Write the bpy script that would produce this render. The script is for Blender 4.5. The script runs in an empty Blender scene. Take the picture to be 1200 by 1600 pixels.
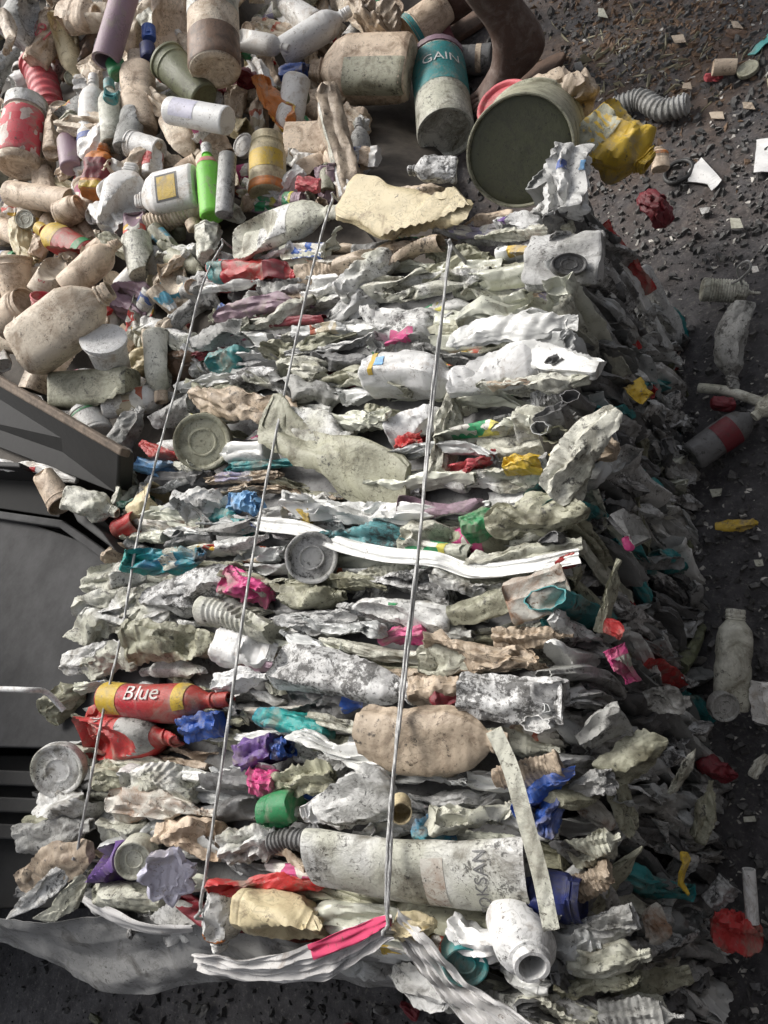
import bpy, math, random
import numpy as np
from mathutils import Matrix, Vector
rad = math.radians
SC = bpy.context.scene
COL = SC.collection
# ------------------------------------------------------------------ camera
FPX = 1157.0
_Y = np.array([300, 2750, -FPX]); _Y = _Y / np.linalg.norm(_Y)
_Z = -np.array([850, -580, -FPX]); _Z = _Z - _Z.dot(_Y) * _Y; _Z = _Z / np.linalg.norm(_Z)
_X = np.cross(_Y, _Z)
R = np.array([_X, _Y, _Z])
CZ = 1.15
TOP = 0.40
cam_d = bpy.data.cameras.new('camera'); cam = bpy.data.objects.new('camera', cam_d); COL.objects.link(cam)
m = Matrix([list(R[0]) + [0], list(R[1]) + [0], list(R[2]) + [CZ], [0, 0, 0, 1]])
cam.matrix_world = m
cam_d.sensor_fit = 'HORIZONTAL'; cam_d.sensor_width = 36; cam_d.lens = FPX / 1200 * 36
cam_d.clip_start = 0.02; cam_d.clip_end = 400
SC.camera = cam
# ------------------------------------------------------------------ light
SUN_DIR = Vector((-0.62, 0.42, 0.95)).normalized()       # towards the sun: from the left and behind the heap
w = bpy.data.worlds.new("World"); SC.world = w; w.use_nodes = True
nt = w.node_tree; nt.nodes.clear()
sky = nt.nodes.new('ShaderNodeTexSky'); sky.sky_type = 'NISHITA'; sky.sun_disc = False
sky.sun_elevation = math.asin(SUN_DIR.z); sky.sun_rotation = math.atan2(SUN_DIR.x, SUN_DIR.y)
sky.air_density = 1.0; sky.dust_density = 6.0; sky.ozone_density = 0.6
bg = nt.nodes.new('ShaderNodeBackground'); bg.inputs[1].default_value = 0.12
out = nt.nodes.new('ShaderNodeOutputWorld')
hsv = nt.nodes.new('ShaderNodeHueSaturation'); hsv.inputs['Saturation'].default_value = 0.35
nt.links.new(sky.outputs[0], hsv.inputs['Color']); nt.links.new(hsv.outputs[0], bg.inputs[0]); nt.links.new(bg.outputs[0], out.inputs[0])
sd = bpy.data.lights.new('sun', 'SUN'); sd.energy = 2.3; sd.angle = rad(20); sd.color = (1, 0.97, 0.92)
sun = bpy.data.objects.new('sun', sd); COL.objects.link(sun)
sun.rotation_euler = SUN_DIR.to_track_quat('Z', 'Y').to_euler()
SC.view_settings.view_transform = 'Standard'; SC.view_settings.look = 'None'
SC.view_settings.exposure = 0.33; SC.view_settings.gamma = 1.0
SC.cycles.max_bounces = 6; SC.cycles.diffuse_bounces = 4; SC.cycles.glossy_bounces = 2; SC.cycles.transmission_bounces = 3

# ------------------------------------------------------------------ helpers
def at(u, v, z):
    d = R @ np.array([u - 600, 800 - v, -FPX]); t = (z - CZ) / d[2]
    return np.array([d[0] * t, d[1] * t, z])
def depth(P):
    return -float((R.T @ (np.asarray(P) - np.array([0, 0, CZ])))[2])
def px(P):
    c = R.T @ (np.asarray(P) - np.array([0, 0, CZ]))
    return (600 - c[0] / c[2] * FPX, 800 + c[1] / c[2] * FPX)
VIEWUP = R @ np.array([0, 0, 1.0])      # towards the camera

def tag(o, label=None, cat=None, group=None, kind=None):
    if label: o['label'] = label
    if cat: o['category'] = cat
    if group: o['group'] = group
    if kind: o['kind'] = kind
    return o
def mesh(name, V, F, mat, parent=None, M=None, smooth=True, sharp=45):
    me = bpy.data.meshes.new(name)
    V = np.asarray(V, dtype=np.float32)
    me.vertices.add(len(V)); me.vertices.foreach_set('co', V.ravel())
    lens = np.array([len(f) for f in F], dtype=np.int32)
    flat = np.fromiter((i for f in F for i in f), dtype=np.int32)
    me.loops.add(len(flat)); me.loops.foreach_set('vertex_index', flat)
    me.polygons.add(len(F)); me.polygons.foreach_set('loop_start', np.concatenate([[0], np.cumsum(lens)[:-1]]).astype(np.int32))
    me.polygons.foreach_set('loop_total', lens)
    me.update(calc_edges=True)
    me.polygons.foreach_set('use_smooth', np.ones(len(F), dtype=bool) if smooth else np.zeros(len(F), dtype=bool))
    if smooth and sharp: me.set_sharp_from_angle(angle=rad(sharp))
    me.materials.append(mat)
    o = bpy.data.objects.new(name, me); COL.objects.link(o)
    if parent is not None: o.parent = parent
    if M is not None: o.matrix_world = M
    return o
def empty(name, M):
    o = bpy.data.objects.new(name, None); COL.objects.link(o); o.empty_display_size = 0.02; o.matrix_world = M
    return o
def frame(P0, P1, up, roll=0.0):
    P0 = np.asarray(P0, float); P1 = np.asarray(P1, float)
    ex = P1 - P0; L = np.linalg.norm(ex); ex /= L
    ez = up - up.dot(ex) * ex; ez /= np.linalg.norm(ez); ey = np.cross(ez, ex)
    c, s = math.cos(roll), math.sin(roll)
    ey, ez = c * ey + s * ez, -s * ey + c * ez
    C = (P0 + P1) / 2
    M = Matrix([[ex[0], ey[0], ez[0], C[0]], [ex[1], ey[1], ez[1], C[1]], [ex[2], ey[2], ez[2], C[2]], [0, 0, 0, 1]])
    return M, L

# ------------------------------------------------------------------ materials
_mats = {}
def srgb(r, g, b):
    f = lambda c: c / 12.92 if c <= 0.04045 else ((c + 0.055) / 1.055) ** 2.4
    return (f(r / 255), f(g / 255), f(b / 255), 1)
def N(nt, t, **kw):
    n = nt.nodes.new(t)
    for k, v in kw.items():
        if hasattr(n, k): setattr(n, k, v)
        else: n.inputs[k].default_value = v
    return n
def ramp(nt, a, b, fac):
    r = nt.nodes.new('ShaderNodeMapRange'); r.inputs[1].default_value = a; r.inputs[2].default_value = b
    nt.links.new(fac, r.inputs[0]); return r.outputs[0]
def mix(nt, fac, a, b):
    mx = nt.nodes.new('ShaderNodeMix'); mx.data_type = 'RGBA'
    if isinstance(fac, float): mx.inputs[0].default_value = fac
    else: nt.links.new(fac, mx.inputs[0])
    for i, c in ((6, a), (7, b)):
        if isinstance(c, tuple): mx.inputs[i].default_value = c
        else: nt.links.new(c, mx.inputs[i])
    return mx.outputs[2]
def plastic(col, dirt=0.35, speck=0.3, dcol=(0.17, 0.115, 0.07, 1), rough=0.33, bump=0.32, col2=None, gloss=None):
    """moulded plastic with a dusty film, black grime in specks and streaks, fine wrinkles"""
    key = (col, dirt, speck, dcol, rough, bump, col2)
    if key in _mats: return _mats[key]
    mt = bpy.data.materials.new('plastic'); mt.use_nodes = True; nt = mt.node_tree; L = nt.links
    b = nt.nodes['Principled BSDF']
    tc = N(nt, 'ShaderNodeTexCoord'); oi = N(nt, 'ShaderNodeObjectInfo')
    sc = N(nt, 'ShaderNodeVectorMath', operation='SCALE'); sc.inputs[0].default_value = (7, 13, 5); L.new(oi.outputs['Random'], sc.inputs['Scale'])
    ad = N(nt, 'ShaderNodeVectorMath', operation='ADD'); L.new(tc.outputs['Object'], ad.inputs[0]); L.new(sc.outputs[0], ad.inputs[1])
    P = ad.outputs[0]
    def noise(s, d=6, r=0.6, dist=0.0):
        n = N(nt, 'ShaderNodeTexNoise'); n.inputs['Scale'].default_value = s; n.inputs['Detail'].default_value = d
        n.inputs['Roughness'].default_value = r; n.inputs['Distortion'].default_value = dist; L.new(P, n.inputs['Vector']); return n.outputs['Fac']
    n1 = noise(22, 8, 0.68, 0.8); n2 = noise(150, 8, 0.78, 0.3); n3 = noise(7, 3, 0.5); n4 = noise(420, 3, 0.7)
    st = N(nt, 'ShaderNodeVectorMath', operation='MULTIPLY'); st.inputs[1].default_value = (0.7, 1.2, 1.0); L.new(P, st.inputs[0])
    n5 = N(nt, 'ShaderNodeTexNoise'); n5.inputs['Scale'].default_value = 55; n5.inputs['Detail'].default_value = 4; n5.inputs['Distortion'].default_value = 1.6; L.new(st.outputs[0], n5.inputs['Vector']); n5 = n5.outputs['Fac']
    rg = N(nt, 'ShaderNodeMath', operation='SUBTRACT'); L.new(n5, rg.inputs[0]); rg.inputs[1].default_value = 0.5
    ra = N(nt, 'ShaderNodeMath', operation='ABSOLUTE'); L.new(rg.outputs[0], ra.inputs[0]); wr = ramp(nt, 0.0, 0.055, ra.outputs[0])
    c = col if len(col) == 4 else col + (1,)
    if col2: base = mix(nt, ramp(nt, 0.45, 0.55, n3), c, col2 if len(col2) == 4 else col2 + (1,))
    else: base = mix(nt, ramp(nt, 0.35, 0.7, n3), c, tuple(x * 0.78 for x in c[:3]) + (1,))
    t = 0.64 - 0.3 * dirt
    film = ramp(nt, t - 0.02, t + 0.16, n1)
    fm = N(nt, 'ShaderNodeMath', operation='MULTIPLY'); L.new(film, fm.inputs[0]); fm.inputs[1].default_value = 0.85
    base = mix(nt, fm.outputs[0], base, dcol)
    # dark specks appear where both the coarse and the fine noise are high
    sm = N(nt, 'ShaderNodeMath', operation='MULTIPLY'); L.new(n2, sm.inputs[0]); L.new(noise(26, 6, 0.65, 1.2), sm.inputs[1])
    t2 = 0.40 - 0.19 * speck
    sp = ramp(nt, t2, t2 + 0.045, sm.outputs[0])
    sp2 = N(nt, 'ShaderNodeMath', operation='MULTIPLY'); L.new(sp, sp2.inputs[0]); sp2.inputs[1].default_value = 0.85
    base = mix(nt, sp2.outputs[0], base, (0.022, 0.02, 0.018, 1))
    md = ramp(nt, 0.60 - 0.10 * dirt, 0.66 - 0.10 * dirt, noise(170, 6, 0.75, 1.0)); mk = N(nt, 'ShaderNodeMath', operation='MULTIPLY'); L.new(md, mk.inputs[0]); L.new(ramp(nt, 0.40, 0.62, noise(30, 4, 0.6)), mk.inputs[1])
    base = mix(nt, mk.outputs[0], base, tuple(x * 0.6 for x in dcol[:3]) + (1,))
    # soot settled in hairline wrinkles
    wl = N(nt, 'ShaderNodeMath', operation='MULTIPLY_ADD'); L.new(wr, wl.inputs[0]); wl.inputs[1].default_value = -1.0; wl.inputs[2].default_value = 1.0
    wm = N(nt, 'ShaderNodeMath', operation='MULTIPLY'); L.new(wl.outputs[0], wm.inputs[0]); L.new(ramp(nt, 0.56 - 0.25 * speck, 0.68 - 0.25 * speck, noise(13, 3, 0.5)), wm.inputs[1])
    wk = N(nt, 'ShaderNodeMath', operation='MULTIPLY'); L.new(wm.outputs[0], wk.inputs[0]); wk.inputs[1].default_value = 0.35
    base = mix(nt, wk.outputs[0], base, (0.05, 0.045, 0.035, 1))
    L.new(base, b.inputs['Base Color'])
    rr = N(nt, 'ShaderNodeMath', operation='MULTIPLY_ADD'); L.new(n1, rr.inputs[0]); rr.inputs[1].default_value = 0.5; rr.inputs[2].default_value = rough - 0.12
    L.new(rr.outputs[0], b.inputs['Roughness'])
    b.inputs['Specular IOR Level'].default_value = 0.55
    bs = N(nt, 'ShaderNodeMath', operation='ADD'); L.new(n2, bs.inputs[0])
    b2 = N(nt, 'ShaderNodeMath', operation='MULTIPLY'); L.new(n4, b2.inputs[0]); b2.inputs[1].default_value = 0.25; L.new(b2.outputs[0], bs.inputs[1])
    b3 = N(nt, 'ShaderNodeMath', operation='MULTIPLY_ADD'); L.new(wr, b3.inputs[0]); b3.inputs[1].default_value = 0.07; L.new(bs.outputs[0], b3.inputs[2]); bs = b3
    bp = N(nt, 'ShaderNodeBump'); bp.inputs['Strength'].default_value = bump; bp.inputs['Distance'].default_value = 0.005
    L.new(bs.outputs[0], bp.inputs['Height']); L.new(bp.outputs[0], b.inputs['Normal'])
    _mats[key] = mt
    return mt
DU = (0.30, 0.26, 0.21, 1); BR = (0.19, 0.13, 0.08, 1); GY = (0.055, 0.05, 0.042, 1); OL = (0.13, 0.125, 0.075, 1)
PAL = {
 'white': lambda: plastic((0.72, 0.72, 0.70), 0.46, 0.50, (.12, .105, .075, 1), .3, .42, (.50, .50, .42)), 'clean': lambda: plastic((0.76, 0.76, 0.75), 0.2, 0.28, BR, .28, .3),
 'pwhite': lambda: plastic((0.78, 0.77, 0.74), 0.35, 0.30, (.36, .28, .2, 1), .3), 'grey': lambda: plastic((0.50, 0.50, 0.49), 0.42, 0.52, GY, .32, .42, (.34, .34, .32)), 'dgrey': lambda: plastic((0.15, 0.15, 0.15), 0.3, 0.5, GY),
 'pale': lambda: plastic((0.66, 0.655, 0.57), 0.46, 0.48, (.13, .115, .075, 1), .28, .42, (.50, .50, .41)), 'olive': lambda: plastic((0.41, 0.405, 0.30), 0.50, 0.45, (0.10, 0.09, 0.05, 1)),
 'dolive': lambda: plastic((0.15, 0.16, 0.09), 0.35, 0.4, GY), 'tan': lambda: plastic((0.54, 0.44, 0.33), 0.52, 0.48, (.14, .095, .06, 1), .35),
 'beige': lambda: plastic((0.74, 0.60, 0.455), 0.55, 0.28, (0.27, 0.185, 0.12, 1), 0.45), 'dusty': lambda: plastic((0.78, 0.68, 0.54), 0.65, 0.32, (0.36, 0.265, 0.18, 1), 0.45),
 'cream': lambda: plastic((0.62, 0.53, 0.33), 0.30, 0.35, BR), 'speck': lambda: plastic((0.66, 0.66, 0.64), 0.34, 0.55, GY),
 'black': lambda: plastic((0.68, 0.68, 0.67), 0.45, 0.80, GY), 'dark': lambda: plastic((0.05, 0.05, 0.05), 0.3, 0.3, GY),
 'brown': lambda: plastic((0.20, 0.12, 0.075), 0.4, 0.4, GY), 'rust': lambda: plastic((0.60, 0.58, 0.52), 0.50, 0.4, (0.22, 0.10, 0.04, 1)),
 'red': lambda: plastic((0.50, 0.03, 0.03), 0.42, 0.2, DU), 'maroon': lambda: plastic((0.20, 0.02, 0.03), 0.25, 0.3, GY),
 'pink': lambda: plastic((0.62, 0.07, 0.24), 0.42, 0.25, DU), 'rose': lambda: plastic((0.62, 0.10, 0.12), 0.42, 0.15, (0.45, 0.3, 0.25, 1)),
 'blue': lambda: plastic((0.025, 0.09, 0.38), 0.42, 0.3, DU), 'navy': lambda: plastic((0.02, 0.03, 0.14), 0.42, 0.35, GY),
 'teal': lambda: plastic((0.03, 0.26, 0.27), 0.42, 0.4, DU), 'aqua': lambda: plastic((0.12, 0.50, 0.48), 0.42, 0.2, DU),
 'green': lambda: plastic((0.02, 0.24, 0.08), 0.42, 0.3, DU), 'dgreen': lambda: plastic((0.01, 0.09, 0.06), 0.42, 0.3, GY), 'lime': lambda: plastic((0.18, 0.62, 0.05), 0.42, 0.1, DU),
 'yellow': lambda: plastic((0.62, 0.42, 0.04), 0.42, 0.3, DU), 'orange': lambda: plastic((0.60, 0.20, 0.04), 0.42, 0.25, DU),
 'purple': lambda: plastic((0.16, 0.08, 0.30), 0.42, 0.25, DU), 'mauve': lambda: plastic((0.30, 0.20, 0.25), 0.35, 0.25, DU), 'lilac': lambda: plastic((0.56, 0.55, 0.66), 0.25, 0.35, DU),
 'ltblue': lambda: plastic((0.20, 0.42, 0.70), 0.42, 0.25, DU), 'bluegrn': lambda: plastic((0.02, 0.16, 0.30), 0.42, 0.4, DU, col2=(0.02, 0.30, 0.28)),
 'tealspk': lambda: plastic((0.10, 0.30, 0.32), 0.3, 0.8, GY), 'redmix': lambda: plastic((0.42, 0.02, 0.03), 0.42, 0.4, DU, col2=(0.36, 0.04, 0.03)),
 'gwhite': lambda: plastic((0.74, 0.745, 0.72), 0.14, 0.20, (.2, .16, .11, 1), .22, .12), 'ggrey': lambda: plastic((0.50, 0.51, 0.50), 0.12, 0.22, GY, .2, .12), 'gpale': lambda: plastic((0.64, 0.65, 0.55), 0.16, 0.22, (.17, .14, .09, 1), .22, .14), 'gdark': lambda: plastic((0.20, 0.205, 0.20), 0.15, 0.2, GY, .2, .12),
 'net': lambda: plastic((0.42, 0.28, 0.20), 0.2, 0.5, BR),
}
def printed(c1, c2, c3=(0.7, 0.68, 0.62)):
    """a worn paper label: blocks of two inks on stock, scuffed and dusty"""
    key = ('lab', c1, c2, c3)
    if key in _mats: return _mats[key]
    mt = plastic(c1, .42, .3, DU, .5, .25, None).copy(); nt = mt.node_tree; L = nt.links
    tc = [n for n in nt.nodes if n.type == 'TEX_COORD'][0]
    src = [n for n in nt.nodes if n.type == 'MIX' and not n.inputs[6].is_linked][0]
    v = N(nt, 'ShaderNodeTexVoronoi'); v.distance = 'CHEBYCHEV'; v.inputs['Scale'].default_value = 34; L.new(tc.outputs['Object'], v.inputs['Vector'])
    sp = N(nt, 'ShaderNodeSeparateColor'); L.new(v.outputs['Color'], sp.inputs[0])
    a = mix(nt, ramp(nt, .48, .50, sp.outputs[0]), tuple(c1) + (1,), tuple(c2) + (1,))
    a = mix(nt, ramp(nt, .70, .71, sp.outputs[1]), a, tuple(c3) + (1,))
    for lk in list(src.outputs[2].links):
        to = lk.to_socket; L.remove(lk); L.new(a, to)
    _mats[key] = mt; return mt
PRN = [((.55, .05, .04), (.60, .38, .04)), ((.04, .12, .42), (.55, .56, .60)), ((.03, .30, .12), (.60, .55, .10)), ((.50, .06, .20), (.65, .60, .60)), ((.10, .36, .50), (.60, .62, .62)), ((.48, .42, .30), (.40, .10, .05)), ((.30, .28, .40), (.62, .6, .62)), ((.62, .42, .06), (.45, .08, .04))]
NICE = {'gwhite': 'glossy white', 'ggrey': 'glossy grey', 'gpale': 'glossy greenish white', 'gdark': 'glossy dark grey', 'white': 'white', 'pwhite': 'white', 'clean': 'clean white', 'grey': 'grey', 'dgrey': 'dark grey', 'pale': 'greenish white', 'olive': 'olive green', 'dolive': 'dark olive', 'tan': 'tan',
 'beige': 'beige', 'dusty': 'dusty beige', 'cream': 'cream', 'speck': 'black-speckled white', 'black': 'blackened white', 'dark': 'black', 'brown': 'brown', 'rust': 'rust-stained white'}
def P_(k): return PAL[k]()

# ------------------------------------------------------------------ lofted containers
def resample(prof, dx=0.018, dr=0.12):
    out = [prof[0]]
    for (x0, r0), (x1, r1) in zip(prof[:-1], prof[1:]):
        n = max(1, int(math.ceil(max(abs(x1 - x0) / dx, abs(r1 - r0) / dr))))
        for i in range(1, n + 1): out.append((x0 + (x1 - x0) * i / n, r0 + (r1 - r0) * i / n))
    return out
def rib(prof, a, b, n, amp):
    p = resample(prof, 0.006 if n > 10 else 0.01)
    return [(x, r * (1 - amp * (0.5 - 0.5 * math.cos(2 * math.pi * n * (x - a) / (b - a))) if (a < x < b and r > 0.4) else r)) for x, r in p]
PROF = {
 'bottle': [(0.03, 0.0), (0.012, 0.55), (0.0, 0.78), (0.006, 0.92), (0.03, 1.0), (0.60, 1.0), (0.68, 0.96), (0.75, 0.80), (0.81, 0.52), (0.845, 0.36), (0.86, 0.34), (0.87, 0.42), (0.885, 0.42), (0.89, 0.35), (0.91, 0.35), (0.915, 0.39), (0.93, 0.35), (0.945, 0.39), (0.96, 0.35), (0.975, 0.37), (1.0, 0.34), (1.0, 0.27), (0.93, 0.26), (0.90, 0.0)],
 'wide': [(0.02, 0.0), (0.0, 0.8), (0.01, 0.95), (0.04, 1.0), (0.42, 1.0), (0.46, 0.93), (0.52, 0.93), (0.56, 1.0), (0.72, 1.0), (0.80, 0.9), (0.86, 0.62), (0.89, 0.52), (0.90, 0.57), (0.91, 0.52), (0.93, 0.57), (0.95, 0.52), (0.97, 0.56), (1.0, 0.52), (1.0, 0.45), (0.93, 0.44), (0.9, 0.0)],
 'jar': [(0.03, 0.0), (0.02, 0.5), (0.0, 0.75), (0.01, 0.93), (0.04, 1.0), (0.10, 1.0), (0.12, 0.97), (0.14, 1.0), (0.70, 1.0), (0.76, 0.97), (0.80, 0.88), (0.84, 0.86), (0.86, 0.92), (0.88, 0.86), (1.0, 0.86), (1.0, 0.8), (0.9, 0.79), (0.88, 0.0)],
 'can': [(0.03, 0.0), (0.03, 0.82), (0.0, 0.9), (0.0, 0.98), (0.02, 1.0), (0.3, 0.985), (0.32, 0.97), (0.34, 0.985), (0.96, 1.0), (1.0, 0.98), (1.0, 0.9), (0.97, 0.86), (0.97, 0.0)],
 'tub': [(0.04, 0.0), (0.02, 0.6), (0.0, 0.72), (0.02, 0.8), (0.80, 0.95), (0.82, 1.0), (0.84, 0.96), (0.94, 0.975), (0.95, 1.05), (0.985, 1.05), (1.0, 1.0), (0.98, 0.93), (0.5, 0.86), (0.06, 0.74), (0.05, 0.0)],
 'jug': [(0.02, 0.0), (0.0, 0.7), (0.01, 0.92), (0.05, 1.0), (0.62, 1.0), (0.74, 0.82), (0.84, 0.5), (0.88, 0.32), (0.89, 0.38), (0.905, 0.38), (0.91, 0.3), (0.93, 0.34), (0.95, 0.3), (0.97, 0.34), (1.0, 0.3), (1.0, 0.24), (0.94, 0.23), (0.9, 0.0)],
 'tube': [(0.0, 0.0), (0.0, 0.95), (0.02, 1.0), (0.94, 1.0), (0.97, 0.96), (1.0, 0.6), (1.0, 0.0)],
 'box': [(0.0, 0.0), (0.0, 0.9), (0.03, 1.0), (0.5, 0.98), (0.97, 1.0), (1.0, 0.9), (1.0, 0.0)],
 'bag': [(0.0, 0.0), (0.0, 0.3), (0.06, 0.72), (0.2, 0.97), (0.5, 1.0), (0.8, 0.93), (0.95, 0.6), (1.0, 0.25), (1.0, 0.0)],
 'leaf': [(0.0, 0.0), (0.0, 0.72), (0.05, 0.9), (0.3, 1.0), (0.7, 0.92), (0.94, 0.66), (1.0, 0.5), (1.0, 0.0)],
 'spike': [(0.0, 0.0), (0.0, 0.5), (0.1, 0.8), (0.35, 1.0), (0.7, 0.7), (0.9, 0.3), (1.0, 0.06), (1.0, 0.0)],
 'pipe': [(0.2, 0.0), (0.2, 0.78), (0.0, 0.8), (0.0, 1.0), (0.01, 1.0), (0.99, 1.0), (1.0, 1.0), (1.0, 0.8), (0.8, 0.78), (0.8, 0.0)],
 'disc': [(0.72, 0.0), (0.72, 0.40), (0.80, 0.43), (0.80, 0.47), (0.72, 0.50), (0.72, 0.80), (0.95, 0.86), (1.0, 0.90), (1.0, 0.97), (0.85, 1.0), (-0.6, 0.98), (-0.8, 0.9), (-0.8, 0.0)],
 'cap': [(0.0, 0.0), (0.0, 0.85), (0.1, 0.97), (0.2, 1.0), (1.0, 1.0), (1.0, 0.9), (0.3, 0.88), (0.3, 0.0)],
 'piece': [(0.0, 0.0), (0.0, 0.7), (0.08, 0.95), (0.4, 1.0), (0.75, 0.85), (0.92, 0.8), (1.0, 0.5), (1.0, 0.0)],
}
SHAPE = {'jug': (4.0, 0.8), 'box': (7.0, 0.85), 'wide': (2.6, 0.8), 'bottle': (2.2, 1.0)}
def loft(prof, L, Rr, nseg=40, nexp=2.0, asp=1.0, flat=False):
    pr = np.array(prof); x = (pr[:, 0] - 0.5) * L; r = np.maximum(pr[:, 1], 0.004) * Rr
    th = np.linspace(0, 2 * math.pi, nseg, endpoint=False) + 0.01
    c, s = np.cos(th), np.sin(th)
    rho = (np.abs(c) ** nexp + np.abs(s) ** nexp) ** (-1.0 / nexp)
    Y = np.outer(r, rho * c); Z = np.outer(r, rho * s) * asp
    X = np.repeat(x[:, None], nseg, 1)
    V = np.stack([X, Y, Z], -1).reshape(-1, 3)
    n = len(pr); F = []
    for i in range(n - 1):
        a = i * nseg; b = a + nseg
        for j in range(nseg):
            k = (j + 1) % nseg
            F.append((a + j, a + k, b + k, b + j))
    F.append(tuple(range(nseg - 1, -1, -1))); F.append(tuple(range((n - 1) * nseg, n * nseg)))
    return V, F
def shell(L, Rr, x0, x1, a0, a1, nexp=2.0, asp=1.0, off=0.0006, prof=None):
    """a label: a patch of the container's skin"""
    nx = max(3, int((x1 - x0) * 50)); na = max(4, int((a1 - a0) / 0.12))
    V = []
    pr = np.array(prof) if prof is not None else None
    for i in range(nx + 1):
        xx = x0 + (x1 - x0) * i / nx
        rr = Rr
        if pr is not None:
            rr = Rr * max([1e-3] + [q0[1] + (q1[1] - q0[1]) * (xx - q0[0]) / (q1[0] - q0[0]) for q0, q1 in zip(pr[:-1], pr[1:]) if q1[0] > q0[0] and q0[0] <= xx <= q1[0]])
        for j in range(na + 1):
            t = a0 + (a1 - a0) * j / na; c, s = math.cos(t), math.sin(t)
            rho = (abs(c) ** nexp + abs(s) ** nexp) ** (-1 / nexp)
            V.append(((xx - 0.5) * L, (rr * rho + off) * c, (rr * rho + off) * s * asp))
    F = [(i * (na + 1) + j, i * (na + 1) + j + 1, (i + 1) * (na + 1) + j + 1, (i + 1) * (na + 1) + j) for i in range(nx) for j in range(na)]
    return np.array(V), F
def tri(x): return 2 * np.abs(2 * (x - np.floor(x + 0.5))) - 1
class Crush:
    """one squashing of one container, applied alike to its body, label and cap"""
    def __init__(s, seed, L, Rr, ry=None, rz=None, dents=3, crease=0.0, bend=0.0, twist=0.0, squeeze=None, foldx=0):
        g = random.Random(seed); s.L, s.R = L, Rr; s.ry = ry or Rr; s.rz = rz or Rr
        s.dn = []
        for i in range(dents):
            a = g.uniform(0, 2 * math.pi); tx = g.uniform(-0.55, 0.55)
            n = np.array([tx, math.cos(a), math.sin(a)]); n /= np.linalg.norm(n)
            c = np.array([g.uniform(-0.3, 0.3) * L, 0, 0])
            s.dn.append((n, c.dot(n) + g.uniform(0.62, 0.9) * Rr))
        s.pl = (g.choice([3, 4, 5, 6, 7]), g.uniform(0.08, 0.24) * min(1.0, crease * 2) if crease > .2 else 0.0, g.random(), g.uniform(-1.2, 1.2), g.uniform(2, 5), g.choice([8, 11, 13]))
        s.cr = []
        ncr = 7 if crease else 0
        for i in range(ncr):
            lam = (1.1, 0.7, 0.48, 0.34, 0.24, 0.17, 0.12)[i] * g.uniform(0.8, 1.2) * max(0.03, Rr * 2.2)
            d = np.array([g.uniform(-1, 1) * (0.3 if i % 3 else 0.8), g.uniform(-1, 1), g.uniform(-1, 1)]); d /= np.linalg.norm(d)
            n = np.array([g.uniform(-.4, .4), g.uniform(-1, 1), g.uniform(-1, 1)]); n /= np.linalg.norm(n)
            s.cr.append((d / lam, g.random(), n * crease * lam * 0.135, np.array([g.uniform(-1, 1), g.uniform(-1, 1), g.uniform(-1, 1)]) * 14, g.uniform(0, 6)))
        s.bend = (g.uniform(-1, 1) * bend, g.uniform(-1, 1) * bend, g.uniform(0, 6.28)); s.tw = g.uniform(-1, 1) * twist
        s.sq = squeeze
    def __call__(s, P):
        P = np.array(P, float)
        k_, pa, ph0, sw, fq, k2 = s.pl
        if pa:
            th = np.arctan2(P[:, 2], P[:, 1]) / (2 * math.pi); xn = P[:, 0] / s.L
            f = 1 - pa * (1 - tri(k_ * th + ph0 + sw * xn * .6 + .15 * np.sin(fq * xn * 3))) - .35 * pa * (1 - tri(k2 * th + ph0 * 3 - sw * xn + .2 * np.sin(fq * 5 * xn + 1)))
            P[:, 1] *= f; P[:, 2] *= f
        for n, d in s.dn:
            k = P @ n - d
            k = np.where(k > 0, k, 0); k = np.minimum(k, 0.9 * s.R)
            P = P - 2 * k[:, None] * n[None]
        P[:, 1] *= s.ry / s.R; P[:, 2] *= s.rz / s.R
        xx = P[:, 0] / s.L
        if s.sq == 'end':
            t = np.clip(xx + 0.5, 0, 1) ** 1.5; P[:, 1] *= 1 + 0.35 * t; P[:, 2] *= 1 - 0.9 * t
        if s.sq == 'waist':
            t = np.exp(-((xx) / 0.12) ** 2); P[:, 1] *= 1 - 0.55 * t
        if s.tw:
            a = s.tw * xx; c, n_ = np.cos(a), np.sin(a); P[:, 1], P[:, 2] = c * P[:, 1] - n_ * P[:, 2], n_ * P[:, 1] + c * P[:, 2]
        D = np.zeros_like(P); W = P + 0.22 * s.R * np.stack([np.sin(P[:, 1] * 2.1 / s.R + s.tw * 9), np.sin(P[:, 0] * 1.7 / s.R + 2), np.sin(P[:, 0] * 1.3 / s.R + P[:, 1] / s.R)], -1)
        for k, ph, n, e, p2 in s.cr:
            w_ = 0.55 + 0.45 * np.sin(P @ e + p2)
            D += (tri(W @ k + ph) * w_)[:, None] * n[None]
        P = P + D
        b1, b2, ph = s.bend
        P[:, 1] += b1 * s.L * np.sin(math.pi * 1.3 * xx + ph); P[:, 2] += b2 * s.L * (xx ** 2 - 0.1) * 1.5
        return P
def text_mesh(txt, size):
    cu = bpy.data.curves.new('t', 'FONT'); cu.body = txt; cu.size = size; cu.align_x = 'CENTER'; cu.align_y = 'CENTER'; cu.resolution_u = 3
    o = bpy.data.objects.new('t', cu); COL.objects.link(o)
    dg = bpy.context.evaluated_depsgraph_get(); me = bpy.data.meshes.new_from_object(o.evaluated_get(dg))
    V = np.array([v.co[:] for v in me.vertices]); F = [tuple(p.vertices) for p in me.polygons]
    bpy.data.objects.remove(o); bpy.data.meshes.remove(me); bpy.data.curves.remove(cu)
    return V, F

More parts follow.
